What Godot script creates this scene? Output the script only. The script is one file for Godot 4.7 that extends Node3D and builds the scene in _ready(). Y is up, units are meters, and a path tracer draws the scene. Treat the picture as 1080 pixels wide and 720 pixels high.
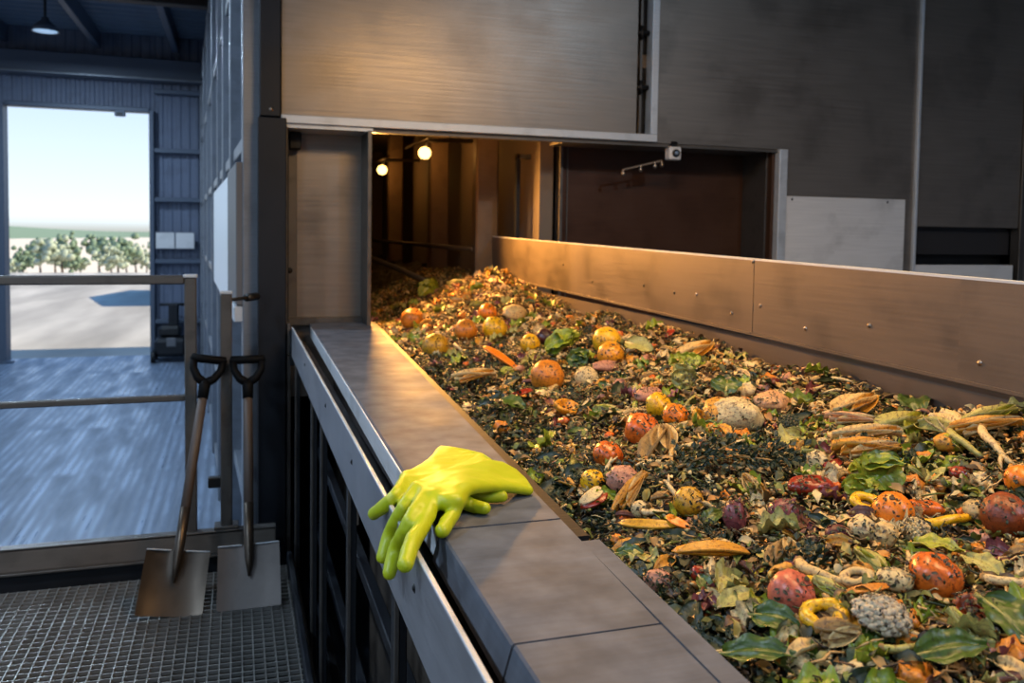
extends Node3D
# A waste conveyor loaded with food scraps runs into a steel machine; a bright hall lies behind a railing.
# World: y up, metres, the conveyor runs along -Z, camera at x = z = 0.

const PLATFORM = -0.10
const HALL = -1.0
const FACE = -4.2
const CAP = 0.88

var rng := RandomNumberGenerator.new()
var M := {}
var taken := {}
var meshes := {}
var placed := []

func _ready():
	rng.seed = 7
	setup_camera_and_light()
	make_materials()
	build_shell()
	build_outside()
	build_side_partition()
	build_platform()
	build_machine()
	build_conveyor()
	build_heap()
	build_items()
	build_flecks()
	build_fillers()
	build_gloves()
	build_shovels()

# ---------------------------------------------------------------- camera, sky, lights
func setup_camera_and_light():
	var cam := Camera3D.new()
	cam.name = "camera"
	cam.projection = Camera3D.PROJECTION_FRUSTUM
	cam.near = 0.05
	cam.far = 600.0
	cam.size = 0.05 * 720.0 / 900.0
	cam.frustum_offset = Vector2(0, -0.05 * (360.0 - 289.95) / 900.0)
	var fw := Vector3(0.30663, -0.05059, -0.95049).normalized()
	var rt := Vector3(0.9517, 0.0, 0.30703)
	var up := rt.cross(fw)
	var rr := (rt * cos(0.015) + up * sin(0.015)).normalized()
	var uu := rr.cross(fw).normalized()
	cam.transform = Transform3D(Basis(rr, uu, -fw), Vector3(0, 1.35, 0))
	var lens := CameraAttributesPhysical.new()
	lens.frustum_focal_length = 30.0
	lens.frustum_focus_distance = 1.55
	lens.exposure_aperture = 6.0
	cam.attributes = lens
	add_child(cam)
	cam.current = true
	var env := Environment.new()
	env.background_mode = Environment.BG_SKY
	var sm := ProceduralSkyMaterial.new()
	sm.sky_top_color = Color(0.36, 0.60, 0.88)
	sm.sky_horizon_color = Color(0.90, 0.95, 0.97)
	sm.sky_curve = 0.16
	sm.ground_horizon_color = Color(0.80, 0.80, 0.76)
	sm.ground_bottom_color = Color(0.45, 0.42, 0.38)
	sm.sky_energy_multiplier = SKY
	sm.sun_angle_max = 1.0
	var sky := Sky.new()
	sky.sky_material = sm
	env.sky = sky
	env.tonemap_mode = Environment.TONE_MAPPER_LINEAR
	env.tonemap_exposure = EXPOSURE
	env.ambient_light_source = Environment.AMBIENT_SOURCE_SKY
	env.sdfgi_enabled = true
	env.ssao_enabled = true
	env.ssil_enabled = true
	var we := WorldEnvironment.new()
	we.environment = env
	add_child(we)
	var sun := DirectionalLight3D.new()
	sun.name = "sun"
	sun.light_color = Color(1.0, 0.95, 0.86)
	sun.light_energy = SUN
	sun.light_angular_distance = 0.6
	sun.shadow_enabled = true
	add_child(sun)
	sun.look_at_from_position(Vector3.ZERO, Vector3(-0.72, -0.62, -0.16), Vector3.UP)

const SKY = 1.15
const SUN = 2.4
const EXPOSURE = 1.0
const LAMP_WORK = 4.0
const LAMP_TUNNEL = 0.05
const LAMP_MOUTH = 14.0
const LAMP_BAY = 14.0

# ---------------------------------------------------------------- textures and materials
func noise_image(w: int, h: int, freq: float, oct: int, sd: int, typ = FastNoiseLite.TYPE_SIMPLEX_SMOOTH) -> Image:
	var n := FastNoiseLite.new()
	n.noise_type = typ
	n.seed = sd
	n.frequency = freq
	n.fractal_octaves = oct
	var im := n.get_seamless_image(w, h, false, false, 0.15)
	im.convert(Image.FORMAT_RGB8)
	return im

func recolour(im: Image, f: Callable) -> Image:
	var o := Image.create_empty(im.get_width(), im.get_height(), false, Image.FORMAT_RGB8)
	for y in im.get_height():
		for x in im.get_width():
			o.set_pixel(x, y, f.call(im.get_pixel(x, y).r, x, y))
	return o

func tex(im: Image) -> ImageTexture:
	im.generate_mipmaps()
	return ImageTexture.create_from_image(im)

func mat(called: String, c: Color, rough := 0.6, metal := 0.0) -> StandardMaterial3D:
	var m := StandardMaterial3D.new()
	m.resource_name = called
	m.albedo_color = c
	m.roughness = rough
	m.metallic = metal
	m.cull_mode = BaseMaterial3D.CULL_DISABLED
	M[called] = m
	return m

func tri_map(m: StandardMaterial3D, scale: float):
	m.uv1_triplanar = true
	m.uv1_world_triplanar = true
	m.uv1_scale = Vector3.ONE * scale

func make_materials():
	# brushed streaks along the first axis, with blotchy stains
	var streak := noise_image(16, 512, 0.30, 3, 11)
	streak.resize(512, 512, Image.INTERPOLATE_CUBIC)
	var blot := noise_image(512, 512, 0.009, 5, 5)
	var st_col := recolour(streak, func(v, x, y):
		var b: float = blot.get_pixel(x, y).r
		var k: float = 0.90 + 0.08 * v - 0.12 * clampf(0.46 - b, 0.0, 0.3) * 2.0
		return Color(k, k, k))
	var st_rough := recolour(streak, func(v, x, y):
		var b: float = blot.get_pixel(x, y).r
		var k: float = clampf(0.66 + 0.16 * v + 0.22 * (b - 0.5), 0.0, 1.0)
		return Color(k, k, k))
	var st_n := streak.duplicate()
	st_n.convert(Image.FORMAT_RGBA8)
	st_n.bump_map_to_normal_map(0.6)
	var T_st := tex(st_col)
	var T_sr := tex(st_rough)
	var T_sn := tex(st_n)
	var steels := {
		"steel_face": [Color(0.58, 0.54, 0.50), 0.40, 0.75, 0.45], "steel_cap": [Color(0.39, 0.41, 0.45), 0.72, 0.2, 0.9], "steel_fascia": [Color(0.60, 0.60, 0.62), 0.50, 0.7, 0.8],
		"steel_guard": [Color(0.46, 0.41, 0.365), 0.50, 0.75, 0.7], "steel_trim": [Color(0.80, 0.82, 0.84), 0.45, 0.35, 1.0],
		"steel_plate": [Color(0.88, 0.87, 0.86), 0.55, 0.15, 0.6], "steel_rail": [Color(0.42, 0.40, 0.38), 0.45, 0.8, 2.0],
		"steel_toe": [Color(0.45, 0.42, 0.39), 0.6, 0.55, 1.2], "steel_bar": [Color(0.60, 0.59, 0.57), 0.45, 0.7, 2.0],
		"steel_blade": [Color(0.36, 0.32, 0.28), 0.40, 0.85, 2.6], "steel_blade_dull": [Color(0.46, 0.43, 0.41), 0.62, 0.5, 3.2],
		"dark_frame": [Color(0.10, 0.11, 0.13), 0.55, 0.4, 1.0], "navy_post": [Color(0.055, 0.075, 0.11), 0.5, 0.3, 1.0],
		"partition_frame": [Color(0.52, 0.54, 0.57), 0.4, 0.5, 1.0],
		"brown_panel": [Color(0.30, 0.19, 0.12), 0.34, 0.3, 0.7], "rust_steel": [Color(0.46, 0.39, 0.32), 0.5, 0.5, 1.2], "daylit_lip_steel": [Color(0.86, 0.88, 0.90), 0.5, 0.2, 1.2]}
	for k in steels:
		var a = steels[k]
		var m := mat(k, a[0], a[1] / 0.75, a[2])
		m.albedo_texture = T_st
		m.roughness_texture = T_sr
		m.normal_enabled = true
		m.normal_texture = T_sn
		m.normal_scale = 0.12
		tri_map(m, a[3])
	M["steel_cap"].metallic_specular = 0.35
	# worn patina of the ledge: dull stains and rubbed paler patches
	var rub := noise_image(512, 512, 0.020, 6, 88)
	M["steel_cap"].albedo_texture = tex(recolour(rub, func(v, x, y):
		var k: float = 0.88 + 0.30 * (v - 0.5) + 0.12 * (streak.get_pixel(x, y).r - 0.5)
		return Color(k, k, k)))
	mat("band_grey", Color(0.20, 0.19, 0.19), 0.4, 0.3)
	mat("tunnel_lining", Color(0.43, 0.38, 0.33), 0.75)
	mat("black", Color(0.02, 0.02, 0.022), 0.5)
	mat("bolt", Color(0.55, 0.5, 0.45), 0.35, 0.9)
	mat("bolt_dark", Color(0.09, 0.085, 0.08), 0.5, 0.5)
	mat("sky_white_sheet", Color(0.86, 0.88, 0.90), 0.35)
	mat("cabinet_grey", Color(0.36, 0.36, 0.37), 0.45)
	var gp := mat("pane", Color(0.52, 0.60, 0.70), 0.12, 0.4)  # opaque blue grey, the sky mirrored in the glass is painted in
	gp.clearcoat_enabled = true
	mat("plastic_black", Color(0.03, 0.032, 0.038), 0.6).metallic_specular = 0.2
	# hall
	var cor := mat("sheet_wall", Color(0.40, 0.44, 0.52), 0.6, 0.1)  # cool cast of the hall light is mixed into the wall blue
	cor.albedo_texture = T_st
	tri_map(cor, 0.5)
	var roof := mat("sheet_roof", Color(0.38, 0.43, 0.49), 0.6, 0.1)
	roof.albedo_texture = T_st
	tri_map(roof, 0.4)
	mat("girder", Color(0.30, 0.34, 0.40), 0.5, 0.2)
	mat("girder_brown", Color(0.16, 0.12, 0.09), 0.6, 0.2)
	mat("plain_wall", Color(0.42, 0.44, 0.48), 0.8)
	# ribbed concrete hall floor: grooves run along z
	var patch := noise_image(512, 96, 0.012, 4, 31)
	patch.resize(512, 512, Image.INTERPOLATE_CUBIC)
	var grit := noise_image(512, 20, 0.10, 3, 32)
	grit.resize(512, 512, Image.INTERPOLATE_CUBIC)
	var floor_c := recolour(patch, func(v, x, y):
		var g: float = grit.get_pixel(x, y).r
		var rib := 0.5 + 0.5 * sin(TAU * x / 512.0 * 24.0)
		var worn := clampf((v - 0.35) * 3.0, 0.0, 1.0)
		var k: float = 0.56 + 0.11 * (v - 0.5) * 2.0 + 0.08 * (g - 0.5) + 0.17 * (rib - 0.5) * worn
		return Color(k, k, k))
	var floor_r := recolour(patch, func(v, x, y):
		var g: float = grit.get_pixel(x, y).r
		var k: float = clampf(0.42 - 0.35 * (v - 0.5) + 0.2 * (g - 0.5), 0.18, 0.8)
		return Color(k, k, k))
	var floor_h := Image.create_empty(512, 512, false, Image.FORMAT_RGBA8)
	for y in 512:
		for x in 512:
			var rib := 0.5 + 0.5 * sin(TAU * x / 512.0 * 24.0)
			var k: float = rib
			floor_h.set_pixel(x, y, Color(k, k, k))
	floor_h.bump_map_to_normal_map(2.0)
	var fl := mat("hall_floor", Color(0.80, 0.88, 0.99), 1.0)  # blue of the reflected sky is put into the floor colour
	fl.albedo_texture = tex(floor_c)
	fl.roughness_texture = tex(floor_r)
	fl.normal_enabled = true
	fl.normal_texture = tex(floor_h)
	fl.normal_scale = 0.15
	tri_map(fl, 0.5)
	var yard := mat("yard", Color(0.74, 0.71, 0.66), 0.9)
	yard.albedo_texture = tex(recolour(patch, func(v, _x, _y): return Color.WHITE * (0.85 + 0.3 * (v - 0.5))))
	tri_map(yard, 0.08)
	mat("sand", Color(0.80, 0.75, 0.67), 0.95)
	mat("trunk", Color(0.30, 0.24, 0.19), 0.9)
	mat("hazy_tree_green", Color(0.46, 0.53, 0.42), 0.8)  # leaf green paled, distance haze is put into the colour
	mat("hazy_tree_olive", Color(0.64, 0.67, 0.57), 0.8)  # olive paled the same way to carry the haze
	mat("hazy_hill_green", Color(0.46, 0.53, 0.42), 0.9)  # same haze paled green as the trees
	# food: grey-scale skin patterns, multiplied by each food's colour
	var cell := FastNoiseLite.new()
	cell.noise_type = FastNoiseLite.TYPE_CELLULAR
	cell.cellular_return_type = FastNoiseLite.RETURN_DISTANCE
	cell.frequency = 0.045
	cell.seed = 3
	var cells := cell.get_seamless_image(512, 512, false, false, 0.1)
	var warp := noise_image(512, 512, 0.03, 4, 77)
	var warp2 := noise_image(512, 512, 0.09, 3, 78)
	var speck := func(amount: float, blotch: float) -> ImageTexture:
		return tex(recolour(warp, func(v, x, y):
			var c: float = cells.get_pixel(x, y).r
			var w: float = warp2.get_pixel(x, y).r
			var k: float = 1.0 - blotch * clampf((v - 0.55) * 3.0, 0.0, 1.0) - 0.12 * w
			var dirt: float = (w - 0.5) * 1.3 + (v - 0.5) * 0.9 - (c - 0.25) * 1.4
			if dirt > amount: k *= 0.10
			elif dirt > amount - 0.05: k *= 0.5
			return Color(k, k * (1.0 - 0.10 * clampf((v - 0.5) * 3.0, 0.0, 1.0)), k)))
	var T_few = speck.call(0.34, 0.25)
	var T_some = speck.call(0.24, 0.35)
	var T_lots = speck.call(0.15, 0.40)
	var T_bump := noise_image(256, 256, 0.06, 4, 55)
	T_bump.convert(Image.FORMAT_RGBA8)
	T_bump.bump_map_to_normal_map(2.0)
	var T_bn := tex(T_bump)
	for k in FOOD:
		var a = FOOD[k]
		var m := mat(k, a[0], a[1])
		m.albedo_texture = [T_few, T_some, T_lots][a[2]]
		m.normal_enabled = true
		m.normal_texture = T_bn
		m.normal_scale = a[3]
		tri_map(m, 7.0)
	var soil := mat("compost", Color(0.13, 0.10, 0.06), 0.7)
	soil.albedo_texture = T_few
	soil.normal_enabled = true
	soil.normal_texture = T_bn
	soil.normal_scale = 1.5
	tri_map(soil, 10.0)
	var bits := mat("scrap_bits", Color.WHITE, 0.55)
	bits.vertex_color_use_as_albedo = true
	var gl := mat("rubber", Color(0.67, 0.71, 0.05), 0.45)
	gl.normal_enabled = true
	gl.normal_texture = T_bn
	gl.normal_scale = 0.12
	tri_map(gl, 5.0)
	var wood := mat("ash_wood", Color(0.29, 0.245, 0.215), 0.6)
	wood.albedo_texture = T_st
	tri_map(wood, 2.0)
	var bulb := mat("bulb", Color(1, 0.9, 0.7), 0.4)
	bulb.emission_enabled = true
	bulb.emission = Color(1.0, 0.78, 0.42)
	bulb.emission_energy_multiplier = 6.0
	var hd := mat("hall_diffuser", Color(0.9, 0.95, 1.0), 0.4)
	hd.emission_enabled = true
	hd.emission = Color(0.70, 0.85, 1.0)
	hd.emission_energy_multiplier = 0.6
	var panel := mat("lamp_panel", Color(1, 0.95, 0.85), 0.4)
	panel.emission_enabled = true
	panel.emission = Color(1.0, 0.82, 0.58)
	panel.emission_energy_multiplier = 4.0

const FOOD = {
	"mustard": [Color(0.76, 0.56, 0.10), 0.45, 1, 0.4], "amber": [Color(0.80, 0.48, 0.10), 0.45, 1, 0.4],
	"yellow": [Color(0.92, 0.70, 0.08), 0.38, 1, 0.3], "goldorange": [Color(0.88, 0.58, 0.10), 0.38, 1, 0.3],
	"orange": [Color(0.92, 0.50, 0.07), 0.38, 0, 0.3], "redorange": [Color(0.84, 0.40, 0.10), 0.35, 1, 0.2],
	"red": [Color(0.58, 0.17, 0.08), 0.32, 0, 0.2], "pinkred": [Color(0.79, 0.40, 0.29), 0.38, 1, 0.3],
	"rust": [Color(0.55, 0.24, 0.07), 0.45, 2, 0.6], "plum": [Color(0.22, 0.07, 0.09), 0.35, 0, 0.3],
	"beet": [Color(0.36, 0.09, 0.10), 0.5, 1, 0.6], "onion": [Color(0.52, 0.27, 0.27), 0.4, 1, 0.5],
	"tan": [Color(0.82, 0.69, 0.44), 0.55, 1, 0.6], "peach": [Color(0.80, 0.60, 0.40), 0.5, 0, 0.5],
	"rose": [Color(0.72, 0.50, 0.40), 0.55, 1, 0.6], "khaki": [Color(0.60, 0.46, 0.24), 0.6, 1, 0.8],
	"ochre": [Color(0.80, 0.56, 0.16), 0.5, 1, 0.5], "cream": [Color(0.84, 0.74, 0.52), 0.55, 2, 0.5],
	"grey": [Color(0.76, 0.70, 0.58), 0.7, 2, 1.0], "palegreen": [Color(0.66, 0.63, 0.33), 0.5, 1, 0.5],
	"lime": [Color(0.62, 0.62, 0.14), 0.45, 1, 0.5], "lettuce": [Color(0.52, 0.58, 0.14), 0.42, 0, 0.5],
	"green": [Color(0.27, 0.36, 0.09), 0.42, 0, 0.5], "darkgreen": [Color(0.11, 0.17, 0.05), 0.5, 0, 0.5],
	"brown": [Color(0.27, 0.18, 0.10), 0.6, 1, 0.8], "pinkbrown": [Color(0.50, 0.30, 0.22), 0.55, 1, 0.6]}

# ---------------------------------------------------------------- object helpers
func numbered(called: String) -> String:
	var n: int = taken.get(called, 0)
	taken[called] = n + 1
	return called if n == 0 else "%s_%03d" % [called, n]

func tag(o: Node, label := "", category := "", group := "", kind := ""):
	if label: o.set_meta("label", label)
	if category: o.set_meta("category", category)
	if group: o.set_meta("group", group)
	if kind: o.set_meta("kind", kind)
	return o

func thing(called: String, label: String, category: String, at := Vector3.ZERO, group := "") -> Node3D:
	var o := Node3D.new()
	o.name = numbered(called)
	add_child(o)
	o.position = at
	tag(o, label, category, group)
	return o

func begin() -> SurfaceTool:
	var st := SurfaceTool.new()
	st.begin(Mesh.PRIMITIVE_TRIANGLES)
	return st

func commit(st: SurfaceTool) -> ArrayMesh:
	st.generate_normals()
	return st.commit()

func part(called: String, mesh: Mesh, m: String, parent: Node = null) -> MeshInstance3D:
	var o := MeshInstance3D.new()
	o.mesh = mesh
	o.material_override = M[m]
	if parent == null:
		o.name = numbered(called)
		add_child(o)
	else:
		o.name = called
		parent.add_child(o, true)
	return o

func struct(called: String, mesh: Mesh, m: String, label := "", category := "") -> MeshInstance3D:
	var o := part(called, mesh, m)
	tag(o, label, category, "", "structure")
	return o

# ---------------------------------------------------------------- geometry helpers
func tri(st: SurfaceTool, a: Vector3, b: Vector3, c: Vector3, outward: Vector3):
	st.set_smooth_group(-1)
	if (a - c).cross(a - b).dot(outward) < 0.0:
		st.add_vertex(a); st.add_vertex(c); st.add_vertex(b)
	else:
		st.add_vertex(a); st.add_vertex(b); st.add_vertex(c)

func quad(st: SurfaceTool, a: Vector3, b: Vector3, c: Vector3, d: Vector3, outward: Vector3):
	tri(st, a, b, c, outward)
	tri(st, a, c, d, outward)

func add_box(st: SurfaceTool, c: Vector3, size: Vector3, bevel := 0.0, bs := Basis.IDENTITY):
	var h := size * 0.5
	var b := minf(bevel, minf(h.x, minf(h.y, h.z)) * 0.9)
	if b <= 0.0:
		for ax in 3:
			for s in [-1.0, 1.0]:
				var n := Vector3.ZERO; n[ax] = s
				var u := Vector3.ZERO; u[(ax + 1) % 3] = h[(ax + 1) % 3]
				var v := Vector3.ZERO; v[(ax + 2) % 3] = h[(ax + 2) % 3]
				var o := n * h[ax]
				quad(st, c + bs * (o - u - v), c + bs * (o + u - v), c + bs * (o + u + v), c + bs * (o - u + v), bs * n)
		return
	for ax in 3:
		var i1 := (ax + 1) % 3
		var i2 := (ax + 2) % 3
		for s in [-1.0, 1.0]:
			var n := Vector3.ZERO; n[ax] = s
			var pts := []
			for q in [[-1, -1], [1, -1], [1, 1], [-1, 1]]:
				var p := Vector3.ZERO
				p[ax] = s * h[ax]; p[i1] = q[0] * (h[i1] - b); p[i2] = q[1] * (h[i2] - b)
				pts.append(c + bs * p)
			quad(st, pts[0], pts[1], pts[2], pts[3], bs * n)
		for s1 in [-1.0, 1.0]:
			for s2 in [-1.0, 1.0]:
				var pts := []
				for q in [[-1, 0], [1, 0], [1, 1], [-1, 1]]:
					var p := Vector3.ZERO
					p[ax] = q[0] * (h[ax] - b)
					p[i1] = s1 * (h[i1] - (b if q[1] == 1 else 0.0))
					p[i2] = s2 * (h[i2] - (0.0 if q[1] == 1 else b))
					pts.append(c + bs * p)
				var n := Vector3.ZERO; n[i1] = s1; n[i2] = s2
				quad(st, pts[0], pts[1], pts[2], pts[3], bs * n)
	for sx in [-1.0, 1.0]:
		for sy in [-1.0, 1.0]:
			for sz in [-1.0, 1.0]:
				var s := Vector3(sx, sy, sz)
				tri(st, c + bs * (s * (h - Vector3(0, b, b))), c + bs * (s * (h - Vector3(b, 0, b))), c + bs * (s * (h - Vector3(b, b, 0))), bs * s)

func box(a: Vector3, b: Vector3, bevel := 0.0) -> ArrayMesh:
	var st := begin()
	add_box(st, (a + b) * 0.5, (b - a).abs(), bevel)
	return commit(st)

func add_bar(st: SurfaceTool, a: Vector3, b: Vector3, w: float, h: float, bevel := 0.0, up := Vector3.UP):
	var d := (b - a).normalized()
	var side := d.cross(up)
	if side.length() < 0.01: side = d.cross(Vector3.RIGHT)
	side = side.normalized()
	add_box(st, (a + b) * 0.5, Vector3(w, h, a.distance_to(b)), bevel, Basis(side, side.cross(d), -d))

func bar(a: Vector3, b: Vector3, w: float, h: float, bevel := 0.0) -> ArrayMesh:
	var st := begin()
	add_bar(st, a, b, w, h, bevel)
	return commit(st)

# prism: outline in a plane given by origin o and axes u, v, pushed along d
func add_prism(st: SurfaceTool, pts: Array, o: Vector3, u: Vector3, v: Vector3, d: Vector3):
	var poly := PackedVector2Array(pts)
	var mid := Vector2.ZERO
	for p in poly: mid += p / poly.size()
	var ix := Geometry2D.triangulate_polygon(poly)
	for i in range(0, ix.size(), 3):
		var q := []
		for k in 3: q.append(o + u * poly[ix[i + k]].x + v * poly[ix[i + k]].y)
		tri(st, q[0], q[1], q[2], -d)
		tri(st, q[0] + d, q[1] + d, q[2] + d, d)
	var area := 0.0
	for i in poly.size():
		var a := poly[i]
		var b := poly[(i + 1) % poly.size()]
		area += a.x * b.y - b.x * a.y
	for i in poly.size():
		var a := poly[i]
		var b := poly[(i + 1) % poly.size()]
		var e := b - a
		var n := Vector2(e.y, -e.x) * signf(area)
		var pa := o + u * a.x + v * a.y
		var pb := o + u * b.x + v * b.y
		quad(st, pa, pb, pb + d, pa + d, u * n.x + v * n.y)

# smooth parametric sheet; f(i, j) gives points, wrapped along i when closed
func add_sheet(st: SurfaceTool, nu: int, nv: int, f: Callable, closed := false, flip := false):
	var P := []
	for j in nv + 1:
		var row := PackedVector3Array()
		for i in nu + 1:
			row.append(f.call(float(i % nu if closed else i) / nu, float(j) / nv))
		P.append(row)
	st.set_smooth_group(0)
	for j in nv:
		for i in nu:
			var a: Vector3 = P[j][i]
			var b: Vector3 = P[j][i + 1]
			var c: Vector3 = P[j + 1][i + 1]
			var d: Vector3 = P[j + 1][i]
			if flip:
				for p in [a, c, b]: st.add_vertex(p)
				for p in [a, d, c]: st.add_vertex(p)
			else:
				for p in [a, b, c]: st.add_vertex(p)
				for p in [a, c, d]: st.add_vertex(p)

func add_tube(st: SurfaceTool, pts: Array, radii: Array, sides := 10):
	var n := pts.size()
	var fr := []
	var ref := Vector3.UP
	for i in n:
		var t: Vector3 = (pts[mini(i + 1, n - 1)] - pts[maxi(i - 1, 0)]).normalized()
		var s := t.cross(ref)
		if s.length() < 0.05: s = t.cross(Vector3.RIGHT)
		s = s.normalized()
		fr.append([s, s.cross(t)])
		ref = s.cross(t)
	add_sheet(st, sides, n + 1, func(u, v):
		var k := int(round(v * (n + 1)))
		if k == 0: return pts[0]
		if k == n + 1: return pts[n - 1]
		var a: float = u * TAU
		return pts[k - 1] + (fr[k - 1][0] * cos(a) + fr[k - 1][1] * sin(a)) * radii[k - 1], true)

func tube(pts: Array, radii: Array, sides := 10) -> ArrayMesh:
	var st := begin()
	add_tube(st, pts, radii, sides)
	return commit(st)

# lathe about y: profile of Vector2(radius, height)
func lathe(profile: Array, sides := 16) -> ArrayMesh:
	var st := begin()
	var n := profile.size() - 1
	add_sheet(st, sides, n, func(u, v):
		var p: Vector2 = profile[int(round(v * n))]
		return Vector3(cos(u * TAU) * p.x, p.y, sin(u * TAU) * p.x), true, true)
	return commit(st)

func bolt_mesh() -> ArrayMesh:
	if not meshes.has("bolt"):
		var st := begin()
		var pr := [Vector2(0.0, 0.55), Vector2(0.45, 0.5), Vector2(0.8, 0.3), Vector2(0.85, 0.12), Vector2(1.2, 0.1), Vector2(1.25, 0.0)]
		add_sheet(st, 8, 5, func(u, v):
			var p: Vector2 = pr[int(round(v * 5))]
			return Vector3(cos(u * TAU) * p.x, p.y, sin(u * TAU) * p.x), true)
		meshes["bolt"] = commit(st)
	return meshes["bolt"]

func bolt(parent: Node3D, at: Vector3, facing: Vector3, r := 0.006, m := "bolt"):
	var o := part("bolt", bolt_mesh(), m, parent)
	var y := facing.normalized()
	var x := y.cross(Vector3(0.3, 0.5, 0.8)).normalized()
	o.transform = Transform3D(Basis(x * r, y * r, x.cross(y) * r), at)
	return o

# ---------------------------------------------------------------- the hall
func corrugated(x0: float, x1: float, y0: float, y1: float, z: float, pitch := 0.15, depth := 0.014) -> ArrayMesh:
	var st := begin()
	var x := x0
	while x < x1 - 0.001:
		var xs := [x, minf(x + pitch * 0.36, x1), minf(x + pitch * 0.5, x1), minf(x + pitch * 0.86, x1), minf(x + pitch, x1)]
		var ds := [0.0, 0.0, depth, depth, 0.0]
		for i in 4:
			quad(st, Vector3(xs[i], y0, z + ds[i]), Vector3(xs[i + 1], y0, z + ds[i + 1]), Vector3(xs[i + 1], y1, z + ds[i + 1]), Vector3(xs[i], y1, z + ds[i]), Vector3.BACK)
		x += pitch
	add_box(st, Vector3((x0 + x1) / 2, (y0 + y1) / 2, z - 0.08), Vector3(x1 - x0, y1 - y0, 0.12))
	return commit(st)

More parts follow.
